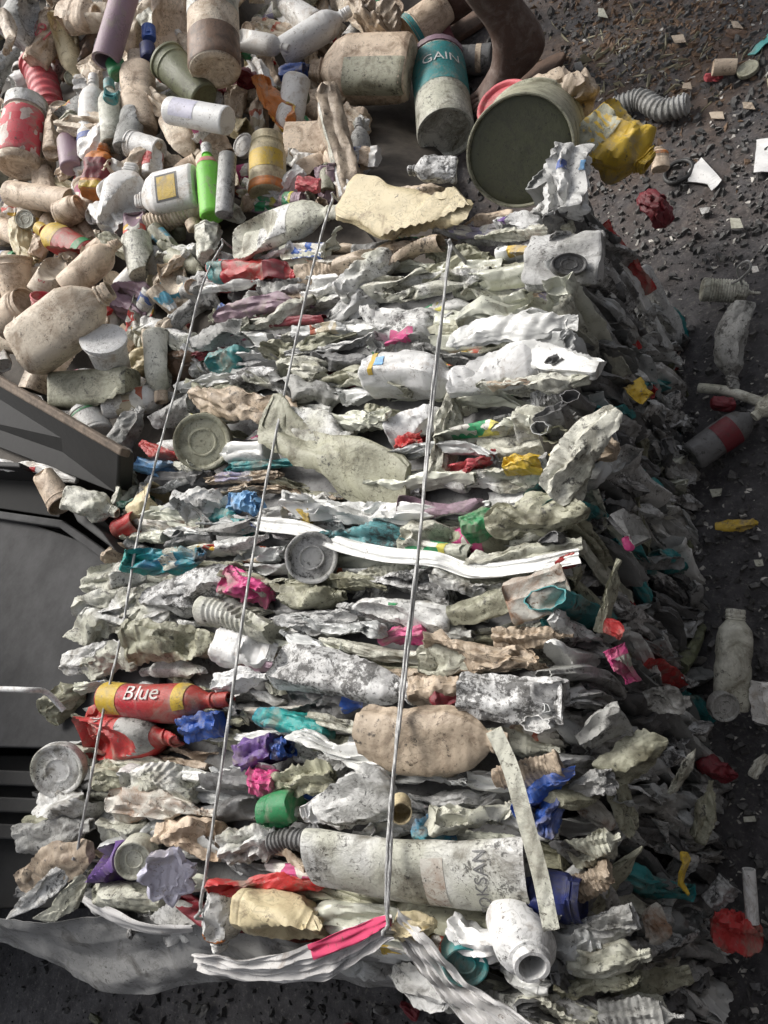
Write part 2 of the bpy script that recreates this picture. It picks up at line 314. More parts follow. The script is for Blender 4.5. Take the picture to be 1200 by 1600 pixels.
_seed = [100]
NAMES = {'spike': 'plastic_sheet', 'bottle': 'plastic_bottle', 'wide': 'plastic_bottle', 'jar': 'plastic_jar', 'can': 'plastic_canister', 'tub': 'plastic_tub', 'jug': 'plastic_jug', 'tube': 'squeeze_tube', 'box': 'plastic_container',
         'bag': 'plastic_bag', 'leaf': 'plastic_sheet', 'pipe': 'pipe', 'disc': 'round_tub_bottom', 'cap': 'plastic_stopper', 'piece': 'plastic_scrap'}
CATS = {'spike': 'plastic sheet', 'bottle': 'bottle', 'wide': 'bottle', 'jar': 'jar', 'can': 'canister', 'tub': 'tub', 'jug': 'jug', 'tube': 'tube', 'box': 'container', 'bag': 'plastic bag', 'leaf': 'plastic sheet', 'pipe': 'pipe', 'disc': 'tub bottom', 'cap': 'cap', 'piece': 'plastic scrap'}
def container(kind, P0, P1, wid, thick, col, label, group=None, up=None, roll=0.0, dents=2, crease=0.0, bend=0.0, twist=0.0, ribs=0, cap=None, lab=None, handle=False,
              txt=None, squeeze=None, seed=None, seg=40, name=None, cat=None, ang=math.pi / 2, lab2=None):
    """kind, base point, mouth point, half-width wid (local y) and thick (local z); lab = (colour, x0, x1, span)"""
    _seed[0] += 1; sd_ = seed if seed is not None else _seed[0]
    up = np.array([0, 0, 1.0]) if up is None else up
    M, L = frame(P0, P1, up, roll)
    Rr = max(wid, thick) if kind != 'disc' else wid
    nexp, asp = SHAPE.get(kind, (2.0, 1.0))
    prof = PROF[kind]
    if ribs: prof = rib(prof, 0.12 if kind != 'bag' else 0.02, 0.78 if kind != 'pipe' else 0.98, ribs, 0.10)
    else: prof = resample(prof)
    if kind == 'disc':
        prof = [(x, r) for x, r in resample(PROF['disc'], 0.4, 0.06)]
    D = Crush(sd_, L, Rr, wid if kind != 'disc' else wid, thick if kind != 'disc' else wid * (thick if thick < 1.5 and thick > 0.3 else 1), dents, crease, bend, twist, squeeze)
    V, F = loft(prof, L, Rr, seg, nexp, asp)
    nm = name or NAMES[kind]; ct = cat or CATS[kind]
    multi = bool(cap or lab or handle or txt or lab2)
    if not multi:
        o = mesh(nm, D(V), F, P_(col) if isinstance(col, str) else col, None, M); tag(o, label, ct, group); return o
    root = empty(nm, M); tag(root, label, ct, group)
    I = None
    b = mesh('body', D(V), F, P_(col) if isinstance(col, str) else col, root)
    for li, lb in enumerate((lab, lab2)):
        if lb:
            lc, x0, x1, span = lb[:4]; a_ = lb[4] if len(lb) > 4 else ang
            V, F = shell(L, Rr, x0, x1, a_ - span / 2, a_ + span / 2, nexp, asp, 0.0007 + .0005 * li, PROF[kind])
            mesh('label', D(V), F, P_(lc) if isinstance(lc, str) else lc, root)
    if cap:
        ck = {'bottle': (0.87, 1.015, 0.46), 'wide': (0.88, 1.02, 0.64), 'jar': (0.84, 1.02, 0.97), 'jug': (0.89, 1.02, 0.42), 'tub': (0.93, 1.03, 1.09), 'tube': (0.9, 1.05, 0.6), 'can': (0.95, 1.03, 1.05), 'box': (0.97, 1.1, 0.4)}[kind]
        pc = [(ck[0], ck[2] * 0.9), (ck[0], ck[2]), (ck[1] - 0.015, ck[2]), (ck[1], ck[2] * 0.9), (ck[1], ck[2] * 0.55), (ck[1] - 0.006, ck[2] * 0.5), (ck[1] - 0.006, 0)]
        V, F = loft(resample(pc, 0.03, 0.15), L, Rr, 48, nexp if kind in ('tub',) else 2.0, 1.0)
        # grip ridges round the cap
        k = np.arange(len(V)) % 48; s_ = np.where(k % 2 == 0, 0.985, 1.0); V[:, 1] *= s_; V[:, 2] *= s_
        mesh('cap' if kind in ('bottle', 'wide', 'jug', 'tube', 'box') else 'lid', D(V), F, P_(cap), root)
    if handle:
        n = 18; ring = 10; V = []; F = []
        for i in range(n + 1):
            t = i / n; x = (0.42 + 0.42 * t - 0.5) * L; h = Rr * (1.0 - 0.55 * t ** 2 + 0.42 * math.sin(math.pi * t)); r = Rr * 0.13
            for j in range(ring):
                a = 2 * math.pi * j / ring; V.append((x + 0.0 * r, h + r * math.cos(a), 1.5 * r * math.sin(a)))
        for i in range(n):
            for j in range(ring):
                k = (j + 1) % ring; F.append((i * ring + j, i * ring + k, (i + 1) * ring + k, (i + 1) * ring + j))
        mesh('handle', D(np.array(V)), F, P_(col) if isinstance(col, str) else col, root)
    if txt:
        s, size, xf, tcol = txt[:4]; rot = txt[4] if len(txt) > 4 else 0
        V, F = text_mesh(s, size * L)
        if len(V):
            c, n_ = math.cos(rot), math.sin(rot); X = V[:, 0] * c - V[:, 1] * n_; Yv = V[:, 0] * n_ + V[:, 1] * c
            t = ang + Yv / Rr * -1.0
            cc, ss = np.cos(t), np.sin(t); rho = (np.abs(cc) ** nexp + np.abs(ss) ** nexp) ** (-1 / nexp)
            W = np.stack([X + (xf - 0.5) * L, (Rr * rho + 0.0024) * cc, (Rr * rho + 0.0024) * ss * asp], -1)
            mesh('lettering', D(W), F, P_(tcol), root, smooth=False)
    return root

# ------------------------------------------------------------------ the setting: ground
rng = random.Random(5); nrg = np.random.RandomState(5)
def soil_mat():
    mt = bpy.data.materials.new('soil'); mt.use_nodes = True; nt = mt.node_tree; L = nt.links; b = nt.nodes['Principled BSDF']
    tc = N(nt, 'ShaderNodeTexCoord')
    def noise(s, d=8, r=0.7):
        n = N(nt, 'ShaderNodeTexNoise'); n.inputs['Scale'].default_value = s; n.inputs['Detail'].default_value = d; n.inputs['Roughness'].default_value = r
        L.new(tc.outputs['Object'], n.inputs['Vector']); return n.outputs['Fac']
    c = mix(nt, ramp(nt, 0.35, 0.65, noise(30)), (0.055, 0.053, 0.056, 1), (0.14, 0.135, 0.14, 1))
    c = mix(nt, ramp(nt, 0.58, 0.66, noise(120, 4)), c, (0.21, 0.20, 0.185, 1))
    # brown leaf litter patch beside the feet
    vm = N(nt, 'ShaderNodeVectorMath', operation='DISTANCE'); L.new(tc.outputs['Object'], vm.inputs[0]); vm.inputs[1].default_value = tuple(at(1020, 70, 0))
    r_ = ramp(nt, 0.75, 0.2, vm.outputs['Value'])
    mm = N(nt, 'ShaderNodeMath', operation='MULTIPLY'); L.new(r_, mm.inputs[0]); L.new(ramp(nt, 0.38, 0.6, noise(9, 6)), mm.inputs[1])
    c = mix(nt, mm.outputs[0], c, mix(nt, ramp(nt, 0.4, 0.6, noise(60)), (0.09, 0.06, 0.045, 1), (0.17, 0.12, 0.09, 1)))
    L.new(c, b.inputs['Base Color']); b.inputs['Roughness'].default_value = 0.75
    bp = N(nt, 'ShaderNodeBump'); bp.inputs['Strength'].default_value = 0.9; bp.inputs['Distance'].default_value = 0.012
    L.new(noise(70, 10, 0.8), bp.inputs['Height']); L.new(bp.outputs[0], b.inputs['Normal'])
    return mt
def fbm(x, y, seed=0, base=3.0, oct=5):
    g = np.random.RandomState(seed); s = 0; a = 1.0; f = base
    for _ in range(oct):
        for k in range(3):
            t = g.uniform(0, 6.28); s = s + a / 3 * np.sin((x * math.cos(t) + y * math.sin(t)) * f * g.uniform(.8, 1.25) + g.uniform(0, 6.28)) * np.sin((x * math.sin(t) - y * math.cos(t)) * f * 0.9 + g.uniform(0, 6.28))
        a *= 0.5; f *= 2.1
    return s
soil = soil_mat()
xs = np.concatenate([[-150, -40, -12, -5], np.linspace(-2.6, 1.2, 190), [3, 12, 40, 150]]); ys = np.concatenate([[-150, -40, -8, -3], np.linspace(-1.4, 3.6, 240), [6, 14, 40, 150]])
GX, GY_ = np.meshgrid(xs, ys)
def gz(x, y): return 0.012 * fbm(x, y, 3, 6, 6) * (np.abs(x) < 4)
GZ = gz(GX, GY_)
V = np.stack([GX, GY_, GZ], -1).reshape(-1, 3); nx = len(xs)
F = [(j * nx + i, j * nx + i + 1, (j + 1) * nx + i + 1, (j + 1) * nx + i) for j in range(len(ys) - 1) for i in range(nx - 1)]
g_ = mesh('ground', V, F, soil, sharp=None); g_['kind'] = 'structure'

def chips(name, n, area, smin, smax, mat, label, cat, flat=0.5, elong=1.0, seed=1, zf=None):
    g = np.random.RandomState(seed); V = []; F = []
    for i in range(n):
        u, v = area(g); P = at(u, v, 0.0); x, y = P[0], P[1]; s = smin + (smax - smin) * g.rand() ** 3
        k = g.randint(5, 8); a = np.sort(g.rand(k) * 6.28); rr = s * g.uniform(0.6, 1.1, k); t = g.rand() * 6.28
        px_ = rr * np.cos(a) * elong; py_ = rr * np.sin(a); X = px_ * math.cos(t) - py_ * math.sin(t); Y = px_ * math.sin(t) + py_ * math.cos(t)
        tz = g.uniform(-0.5, 0.5, 2); z0 = float(gz(np.array(x), np.array(y))) + 0.001; b = len(V); h = s * flat
        for q in range(k): V.append((x + X[q], y + Y[q], z0 - 0.3 * h))
        for q in range(k): V.append((x + X[q] * .7, y + Y[q] * .7, z0 + h + tz[0] * X[q] + tz[1] * Y[q]))
        for q in range(k): F.append((b + q, b + (q + 1) % k, b + k + (q + 1) % k, b + k + q))
        F.append(tuple(b + k + q for q in range(k)))
    o = mesh(name, V, F, mat, smooth=False); tag(o, label, cat, None, 'stuff'); return o
def simple(col, rough=0.6, metal=0.0, bump=0.0, bs=60, var=0.25, name='paint'):
    key = ('s', col, rough, metal, bump, bs, var)
    if key in _mats: return _mats[key]
    mt = bpy.data.materials.new(name); mt.use_nodes = True; nt = mt.node_tree; L = nt.links; b = nt.nodes['Principled BSDF']
    tc = N(nt, 'ShaderNodeTexCoord'); n = N(nt, 'ShaderNodeTexNoise'); n.inputs['Scale'].default_value = bs; n.inputs['Detail'].default_value = 8; n.inputs['Roughness'].default_value = 0.7; L.new(tc.outputs['Object'], n.inputs['Vector'])
    c = mix(nt, ramp(nt, 0.3, 0.7, n.outputs['Fac']), tuple(x * (1 - var) for x in col) + (1,), tuple(min(1, x * (1 + var)) for x in col) + (1,))
    L.new(c, b.inputs['Base Color']); b.inputs['Roughness'].default_value = rough; b.inputs['Metallic'].default_value = metal
    if bump:
        bp = N(nt, 'ShaderNodeBump'); bp.inputs['Strength'].default_value = bump; bp.inputs['Distance'].default_value = 0.003; L.new(n.outputs['Fac'], bp.inputs['Height']); L.new(bp.outputs[0], b.inputs['Normal'])
    _mats[key] = mt; return mt
right = lambda g: (g.uniform(880, 1280), g.uniform(-60, 1680) if g.rand() < .7 else g.uniform(-60, 420))
chips('gravel', 5200, right, 0.0015, 0.011, simple((0.10, 0.098, 0.095), 0.7, 0, 0.4, 200, 0.6), 'dark grit and small stones on the ground right of the bale', 'gravel', 0.6, 1.0, 2)
chips('gravel', 900, lambda g: (g.uniform(540, 900), g.uniform(-20, 340)), 0.002, 0.014, simple((0.07, 0.068, 0.066), 0.7, 0, 0.4, 200, 0.6), 'dark grit on the ground between heap and bucket', 'gravel', 0.6, 1.0, 3)
chips('litter_flecks', 900, right, 0.0015, 0.006, simple((0.5, 0.48, 0.44), 0.6, 0, 0.0, 50, 0.4), 'pale flecks of shredded plastic scattered over the dark ground', 'litter', 0.15, 1.6, 4)
chips('leaf_litter', 900, lambda g: (g.normal(1020, 95), abs(g.normal(40, 90))), 0.002, 0.008, simple((0.17, 0.11, 0.07), 0.8, 0, 0.2, 90, 0.6), 'brown wood chips and dry leaves on the ground beside the foot', 'leaf litter', 0.25, 2.2, 5)
chips('straw', 110, lambda g: (g.normal(990, 90), abs(g.normal(100, 45))), 0.0012, 0.003, simple((0.40, 0.37, 0.26), 0.8, 0, 0.0, 90, 0.3), 'pale dry grass stems scattered over the brown litter', 'straw', 0.3, 16.0, 6)
chips('gravel', 900, lambda g: (g.uniform(-100, 1000), g.uniform(1480, 1700)), 0.002, 0.012, simple((0.06, 0.06, 0.06), 0.7, 0, 0.4, 200, 0.6), 'grit under the front of the bale, shade put into its dark colour', 'gravel', 0.6, 1.0, 7)  # darker copy of the grit, the near end's shade is in its colour

# ------------------------------------------------------------------ baling press at the left
steel = simple((0.040, 0.040, 0.041), 0.9, 0.0, 0.6, 9, 0.5, 'steel'); steel_d = simple((0.012, 0.012, 0.012), 0.7, 0.0, 0.3, 30, 0.3, 'steel'); rusty = simple((0.13, 0.10, 0.075), 0.85, 0.0, 0.6, 45, 0.6, 'dusty steel')
def prism(name, top, dz, mat, parent=None, bevel=0.003, dvec=None):
    """a plate: outline of top points pushed down by dz"""
    top = [np.asarray(p, float) for p in top]; n = len(top); d = np.array([0, 0, -dz]) if dvec is None else dvec
    V = [tuple(p) for p in top] + [tuple(p + d) for p in top]
    F = [tuple(range(n)), tuple(range(2 * n - 1, n - 1, -1))] + [(i, i + n, (i + 1) % n + n, (i + 1) % n) for i in range(n)]
    o = mesh(name, V, F, mat, parent, smooth=False)
    if bevel:
        b = o.modifiers.new('b', 'BEVEL'); b.width = bevel; b.segments = 2
    return o
press = empty('baling_press', Matrix.Translation((-1.6, 0.3, 0))); tag(press, 'dark grey steel baling press, its side beam coloured for shade, left of the bale', 'baling press')
def under(parent, name, top, dz, mat, **k):
    o = prism(name, top, dz, mat, None, **k); o.parent = parent; o.matrix_parent_inverse = parent.matrix_world.inverted(); return o
zd = 0.37
under(press, 'deck', [at(-260, 745, zd), at(60, 822, zd), at(190, 868, zd), at(260, 1000, zd), at(230, 1172, zd), at(60, 1168, zd), at(-300, 1160, zd)], 0.02, steel)
# channel under the beam; the shade in its opening is a near-black plate
c0, c1 = at(-150, 742, zd + 0.085), at(118, 800, zd + 0.085); c2, c3 = at(-165, 712, zd + 0.085), at(112, 745, zd + 0.085)
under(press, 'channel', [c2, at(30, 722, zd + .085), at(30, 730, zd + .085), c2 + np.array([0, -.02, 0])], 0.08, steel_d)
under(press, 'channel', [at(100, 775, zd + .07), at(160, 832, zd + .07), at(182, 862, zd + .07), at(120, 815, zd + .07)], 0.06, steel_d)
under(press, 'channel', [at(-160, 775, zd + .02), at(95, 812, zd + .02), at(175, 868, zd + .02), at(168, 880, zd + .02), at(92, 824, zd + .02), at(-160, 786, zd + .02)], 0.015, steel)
under(press, 'opening_shade_plate', [at(-160, 725, zd + .006), at(20, 726, zd + .006), at(100, 782, zd + .006), at(92, 808, zd + .006), at(-160, 770, zd + .006)], 0.004, simple((0.006, 0.006, 0.006), 0.9, 0, 0, 30, .3))  # black colour stands in for the shade inside the channel
# the side beam: a heavy inclined plate whose upper edge is dusty
def slab(name, q, th, mat):
    q = [np.asarray(p, float) for p in q]; n = np.cross(q[1] - q[0], q[3] - q[0]); n /= np.linalg.norm(n); n = n if n @ VIEWUP > 0 else -n
    under(press, name, q, 0, mat, dvec=-n * th, bevel=0.004)
t0, t1 = at(-200, 480, .50), at(186, 706, .50)
slab('side_beam', [t0, t1, at(183, 772, .40), at(-200, 622, .40)], 0.03, steel_d)  # near-black colour carries the shade of this face
slab('beam_edge', [at(-200, 472, .507), at(190, 700, .507), at(186, 712, .50), at(-200, 490, .50)], 0.02, rusty)
for i in range(3):
    y = 1195 + i * 42
    under(press, 'rail', [at(-200, y, zd - .02), at(110, y + 12, zd - .02), at(110, y + 36, zd - .02), at(-200, y + 24, zd - .02)], 0.03, steel_d)
under(press, 'lower_panel', [at(-300, 1180, zd - .07), at(250, 1180, zd - .07), at(120, 1420, zd - .07), at(-300, 1420, zd - .07)], 0.02, steel_d)
hp = [(-2.5, .45), (-1.86, .45), (-1.86, -.5), (-2.5, -.5)]
under(press, 'added_shade_block', [np.array([x, y, 1.4]) for x, y in hp], 1.4, steel)  # unseen block, added to cast shade on the deck and front ground
under(press, 'leg', [at(-200, 1300, 0.29), at(-100, 1300, 0.29), at(-100, 1360, 0.29), at(-200, 1360, 0.29)], 0.29, steel_d)
under(press, 'leg', [at(-200, 800, 0.34), at(-120, 800, 0.34), at(-120, 850, 0.34), at(-200, 850, 0.34)], 0.34, steel_d)

def corrugated(name, a, c, h, label, mat):
    a = np.array(a, float); c = np.array(c, float); L_ = np.linalg.norm(c - a); ex = (c - a) / L_; nn = np.array([-ex[1], ex[0], 0]); n = int(L_ / .012); V = []; F = []
    for k in (0, 1):
        for i in range(n + 1):
            p = a + ex * L_ * i / n + nn * (.01 * math.sin(i * .012 / .076 * 2 * math.pi) + .001 * k); V.append((p[0], p[1], 0)); V.append((p[0], p[1], h))
    S = 2 * (n + 1)
    for i in range(n): q = (2 * i, 2 * i + 2, 2 * i + 3, 2 * i + 1); F.append(q); F.append(tuple(S + j for j in reversed(q)))
    tag(mesh(name, V, F, mat, sharp=60), label, 'added shade wall')
rw = simple((0.05, 0.042, 0.038), .7, .3, .3, 12, .5, 'rusty iron')
corrugated('added_shade_wall', (.75, -1.6, 0), (.75, .9, 0), 2.1, 'unseen corrugated wall added right of the photographer to shade the bale side', rw)  # out of view, added to keep skylight off the bale's right side
corrugated('added_shade_wall', (.75, -1.6, 0), (-1.0, -1.6, 0), 2.1, 'unseen corrugated wall added behind the photographer for shade', rw)  # out of view, added to close off skylight from behind

# ------------------------------------------------------------------ the bale's inside
BC = [np.array(p) for p in ((-1.17, -0.13), (-0.30, -0.13), (-0.275, 0.79), (-1.02, 1.01))]     # front-left, front-right, far-right, far-left
def bq(s, t):   # s along the cords (0 front .. 1 far), t across (0 left .. 1 right)
    return (1 - s) * ((1 - t) * BC[0] + t * BC[1]) + s * ((1 - t) * BC[3] + t * BC[2])
nS, nT = 60, 50; V = []; F = []
for i in range(nS + 1):
    for j in range(nT + 1):
        s, t = i / nS, j / nT; p = bq(0.03 + .94 * s, 0.03 + 0.94 * t); V.append((p[0], p[1], TOP - 0.042 + 0.008 * fbm(np.array(p[0]), np.array(p[1]), 9, 30, 4)))
for i in range(nS):
    for j in range(nT): F.append((i * (nT + 1) + j, i * (nT + 1) + j + 1, (i + 1) * (nT + 1) + j + 1, (i + 1) * (nT + 1) + j))
b = len(V); ring = [j for j in range(nT + 1)] + [i * (nT + 1) + nT for i in range(1, nS + 1)] + [nS * (nT + 1) + j for j in range(nT - 1, -1, -1)] + [i * (nT + 1) for i in range(nS - 1, 0, -1)]
for q in ring: V.append((V[q][0], V[q][1], 0.0))
n = len(ring)
for i in range(n): F.append((ring[i], b + i, b + (i + 1) % n, ring[(i + 1) % n]))
core = mesh('compressed_scrap', V, F, P_('dgrey'), sharp=30); tag(core, 'dark mass of compressed plastic scrap filling the gaps between the crushed bottles of the bale', 'plastic scrap', None, 'stuff')

# ------------------------------------------------------------------ placing by picture point on real surfaces
PZ = [(0, 0, .66), (150, 0, .58), (300, 0, .50), (450, 0, .34), (560, 20, .20), (680, 20, .08), (30, 200, .58), (150, 200, .54), (300, 200, .47), (430, 200, .34), (520, 200, .2), (560, 120, .15), (620, 100, .13), (690, 160, .06),
      (100, 480, .50), (220, 480, .42), (300, 340, .42), (150, 350, .50), (430, 300, .36), (0, 600, .47), (150, 650, .43), (0, 400, .53), (200, 600, .42), (560, 300, .30)]
def zp(u, v):
    ws = 0; s = 0
    for a, b, z in PZ:
        w_ = 1 / ((u - a) ** 2 + (v - b) ** 2 + 900); ws += w_ ** 1.5; s += z * w_ ** 1.5
    return s / ws
def pix_d(u, v, d):
    return R @ (np.array([u - 600, 800 - v, -FPX]) / FPX * d) + np.array([0, 0, CZ])
def ends(u0, v0, u1, v1, z, k):
    C = at((u0 + u1) / 2, (v0 + v1) / 2, z); dC = depth(C)
    a, b = at(u0, v0, z), at(u1, v1, z); return pix_d(u0, v0, dC + k * (depth(a) - dC)), pix_d(u1, v1, dC + k * (depth(b) - dC)), dC
G1 = 'loose plastic containers on the heap'; G2 = 'crushed plastic containers pressed into the bale'
PLACED = []
def pil(kind, u0, v0, u1, v1, w_, col, label, z=0.0, k=0.30, t=0.92, dz=0, group=G1, zabs=None, tilt=0.0, **kw):
    zc = (zp((u0 + u1) / 2, (v0 + v1) / 2) + z) if zabs is None else zabs
    P0, P1, d = ends(u0, v0, u1, v1, zc, k)
    P0 = P0 + VIEWUP * tilt; P1 = P1 - VIEWUP * tilt
    r = d * w_ / 2 / FPX; PLACED.append(((u0 + u1) / 2, (v0 + v1) / 2, w_))
    kw.setdefault('dents', 1); kw.setdefault('crease', 0.06); kw.setdefault('seed', int(u0 * 7 + v0 * 13 + u1))
    up = kw.pop('up', VIEWUP)
    return container(kind, P0, P1, r, r * t, col, label, group, up=up, **kw)
HAND = []
def bal(kind, u0, v0, u1, v1, w_, col, label, z=0.0, face=False, k=0.75, t=None, lm=None, group=G2, **kw):
    L_ = math.hypot(u1 - u0, v1 - v0)
    P0, P1, d = ends(u0, v0, u1, v1, TOP + z, k)
    kw.setdefault('name', NAMES[kind].replace('plastic_', 'crushed_')); kw.setdefault('seed', int(u0 * 7 + v0 * 13 + u1))
    hw = d * w_ / 2 / FPX * (1.12 if not face else 1.0)
    kw.setdefault('dents', 4 if not face else 2); kw.setdefault('crease', 0.75 if not face else 0.35); kw.setdefault('bend', 0.035); kw.setdefault('twist', 0.35)
    if face: th = hw * (t or 0.35); up = VIEWUP
    else: th = max(hw * (t or 1.35), 0.02); up = np.array([0, 0.12, 1.0])
    off = up / np.linalg.norm(up) * th * (0.55 if face else 0.75)
    HAND.append(((u0 + u1) / 2, (v0 + v1) / 2, L_ / 2, w_ / 2, lm or label))
    return container(kind, P0 - off, P1 - off, hw, th, col, label, group, up=up, roll=kw.pop('roll', random.Random(len(HAND)).uniform(-.2, .2)), **kw)
def facing(u, v, w_, col, label, z, h_=0.008, group=None, zabs=None, n=None, kind='disc', oval=1.0, pile=False, **kw):
    zz = zabs if zabs is not None else (zp(u, v) + z if pile else TOP + z)
    C = at(u, v, zz); d = depth(C); r = d * w_ / 2 / FPX; n = VIEWUP if n is None else n; n = n / np.linalg.norm(n)
    kw.setdefault('dents', 0); kw.setdefault('crease', 0.12)
    if not pile: HAND.append((u, v, w_ / 2, w_ / 2, label))
    else: PLACED.append((u, v, w_))
    return container(kind, C - n * h_, C, r, r * oval if kind != 'disc' else oval, col, label, group or (G1 if pile else G2), up=R @ np.array([0, 1.0, 0]), **kw)

# ------------------------------------------------------------------ the heap of loose containers
# a mound of buried waste underneath
nU = 46; V = []; F = []
for i in range(nU + 1):
    for j in range(nU + 1):
        u, v = -260 + 960 * i / nU, -260 + 1010 * j / nU
        z = zp(max(u, -80), max(v, -60)) - 0.075
        p = at(max(u, -120), max(v, -60), z); V.append((p[0] - max(0, -120 - u) * .004, p[1] + max(0, -60 - v) * .004, max(-0.05, z - (0.5 if (i in (0, nU) or j in (0, nU)) else 0))))
for i in range(nU):
    for j in range(nU): F.append((i * (nU + 1) + j, i * (nU + 1) + j + 1, (i + 1) * (nU + 1) + j + 1, (i + 1) * (nU + 1) + j))
tag(mesh('waste_mound', V, F, simple((0.06, 0.05, 0.04), 0.8, 0, .5, 40, .4)), 'dark dusty mass of buried waste showing in the gaps of the loose bottle heap', 'waste', None, 'stuff')
H = math.pi / 2
pil('jar', 28, 264, 42, 160, 66, 'dusty', 'large jar with a bright red label and white ribbed neck at the left edge', lab=(printed((.55, .04, .06), (.60, .08, .10), (.62, .5, .45)), .12, .80, 2.9), cap='white', dents=0)
pil('tub', 80, 175, 60, 100, 54, 'rose', 'red ribbed tub standing above the red label jar', z=-.02, ribs=5)
pil('tub', 55, 100, 85, 28, 52, 'beige', 'dusty beige crushed cup with red digits 186 on its side', z=.01, dents=3, crease=.4, txt=('186', .42, .55, 'rose', 1.3))
pil('bottle', 143, 240, 146, 118, 42, 'pwhite', 'white squared bottle with a blue band near its base, left of the pale green bottle', lab=('blue', .10, .17, 2.4), dents=0, seg=40)
pil('bottle', 178, 228, 170, 128, 38, 'pale', 'pale greenish bottle with a teal cap between two taller bottles', cap='teal', dents=0)
pil('cap', 186, 118, 180, 100, 30, 'green', 'green flip cap above the pale greenish bottle', z=.03, crease=0)
pil('wide', 218, 206, 214, 84, 54, 'beige', 'dusty beige cylindrical bottle beside the mouth of the dark green pot', z=.01, dents=0)
pil('cap', 232, 92, 230, 72, 24, 'navy', 'navy bottle cap above the dusty beige cylindrical bottle', z=.03, crease=0)
pil('cap', 233, 62, 232, 44, 22, 'blue', 'small blue cap near the top left between bottles', z=.03, crease=0)
pil('pipe', 165, 96, 205, -40, 42, 'mauve', 'mauve plastic pipe slanting up out of the heap at the top', z=.03, dents=0, crease=0.02, cat='pipe')
pil('wide', 268, 72, 262, -30, 54, 'beige', 'rounded beige bottle lying base-down beside the big banded jar', z=.01)
pil('jar', 336, 112, 330, -50, 80, 'dusty', 'big dusty jar with pale bands and a brownish base at the top of the heap', z=.02, dents=0, lab=('white', .50, .62, 3.0), lab2=('brown', .02, .30, 3.0))
pil('tub', 318, 150, 262, 98, 60, 'dolive', 'dark green open pot lying on its side with its mouth to the left', z=.02, dents=0, tilt=-.01)
pil('bag', 345, 135, 400, 120, 46, 'maroon', 'crumpled dark red plastic bag behind the white tube', crease=1.1, dents=3)
pil('tube', 356, 189, 262, 172, 42, 'clean', 'white squeeze tube with pale purple print lying across the heap', lab=('lilac', .45, .85, 1.5), dents=0, z=.02)
pil('box', 398, 135, 458, 195, 46, 'orange', 'crumpled orange and yellow carton lying at a slant', crease=.6, dents=3, lab=('yellow', .7, .98, 2.6), name='carton', cat='carton')
pil('tub', 250, 235, 205, 225, 42, 'pwhite', 'small white tub lying sideways under the dusty beige cylindrical bottle', dents=0)
pil('bottle', 112, 264, 104, 200, 34, 'mauve', 'small grey-mauve bottle right of the red label jar', dents=1)
pil('jar', 85, 240, 90, 180, 36, 'beige', 'small beige jar partly hidden behind the grey-mauve bottle', z=-.02)
pil('bottle', 148, 306, 164, 228, 52, 'orange', 'brown and orange bottle with a maroon label and yellow base', lab=('maroon', .2, .6, 2.6), lab2=('yellow', .0, .15, 2.6), crease=.3)
pil('jug', 186, 362, 206, 258, 66, 'pwhite', 'white jug with a small blue label patch lying below the maroon label bottle', lab=('ltblue', .25, .45, .5, 2.1), dents=1, handle=True)
pil('jug', 312, 292, 214, 316, 66, 'pwhite', 'white flat bottle with a square yellow label framed in black', lab=('dark', .22, .56, 1.15), lab2=('yellow', .25, .53, .98), z=.02, dents=0, crease=.02)
pil('wide', 238, 275, 240, 232, 32, 'pwhite', 'white bottle neck with a red collar behind the yellow label bottle', lab=('red', .3, .75, 3.0), cap='white')
pil('bottle', 332, 340, 322, 228, 38, 'lime', 'bright lime green bottle with a white and red cap', cap='white', lab=('rose', .70, .78, 2.0), dents=0, z=.02)
pil('tube', 350, 336, 356, 240, 28, 'grey', 'silvery grey flattened tube leaning beside the lime green bottle', dents=1, z=.03)
pil('can', 16, 302, 112, 316, 40, 'beige', 'beige cylindrical canister lying level left of a small tan jar', dents=0)
pil('jar', 92, 338, 126, 322, 42, 'beige', 'small tan jar with its flat lid turned right', z=.01, dents=0)
facing(38, 342, 30, 'pale', 'round pale cap facing up under the beige canister', .02, pile=True)
pil('can', 222, 358, 316, 318, 38, 'dusty', 'ribbed dusty cylinder just under the yellow label bottle', ribs=12, dents=0)
pil('bottle', 140, 402, 60, 356, 46, 'redmix', 'red and yellow bottle with torn bright label at the left of the heap', lab=('yellow', .5, .8, 2.8), lab2=('green', .05, .16, 2.5), cap='yellow', crease=.2)
pil('jar', 418, 306, 418, 216, 58, 'cream', 'cream jar with a yellow-green label and an orange base', lab=('yellow', .35, .65, 2.2), lab2=('orange', .02, .16, 3.0), dents=0, z=.01)
pil('box', 450, 226, 518, 223, 56, 'beige', 'square beige container with rounded corners and crusted dirt', dents=0, z=.02)
pil('box', 508, 140, 556, 330, 46, 'tan', 'long flattened tan container lying upright along the dark gap', dents=1, crease=.25, z=.06, lab=('white', .15, .9, .4, 2.4))
pil('jug', 645, 108, 488, 110, 92, 'beige', 'large beige jerrycan lying on its side with a greenish lower half', lab=('olive', .02, .6, 1.3, .9), dents=1, z=.04, handle=False)
pil('bottle', 440, 84, 548, 16, 44, 'clean', 'long white bottle slanting up to the right near the top', dents=0, z=.03)
pil('bottle', 372, 62, 452, 76, 32, 'pwhite', 'thin white bottle lying left of the long slanting bottle', z=.01)
pil('cap', 440, 116, 476, 112, 30, 'blue', 'crumpled blue cap in a dark gap at the top middle', crease=.4, z=.01)
pil('bag', 430, 150, 480, 152, 36, 'dolive', 'dark mesh-like crumpled ball under the blue cap', crease=1.2)
pil('tub', 696, 8, 640, 56, 62, 'beige', 'beige cup with a teal rim band lying at the top right of the heap', lab=('teal', .84, 1.0, 3.1), dents=0, z=.02)
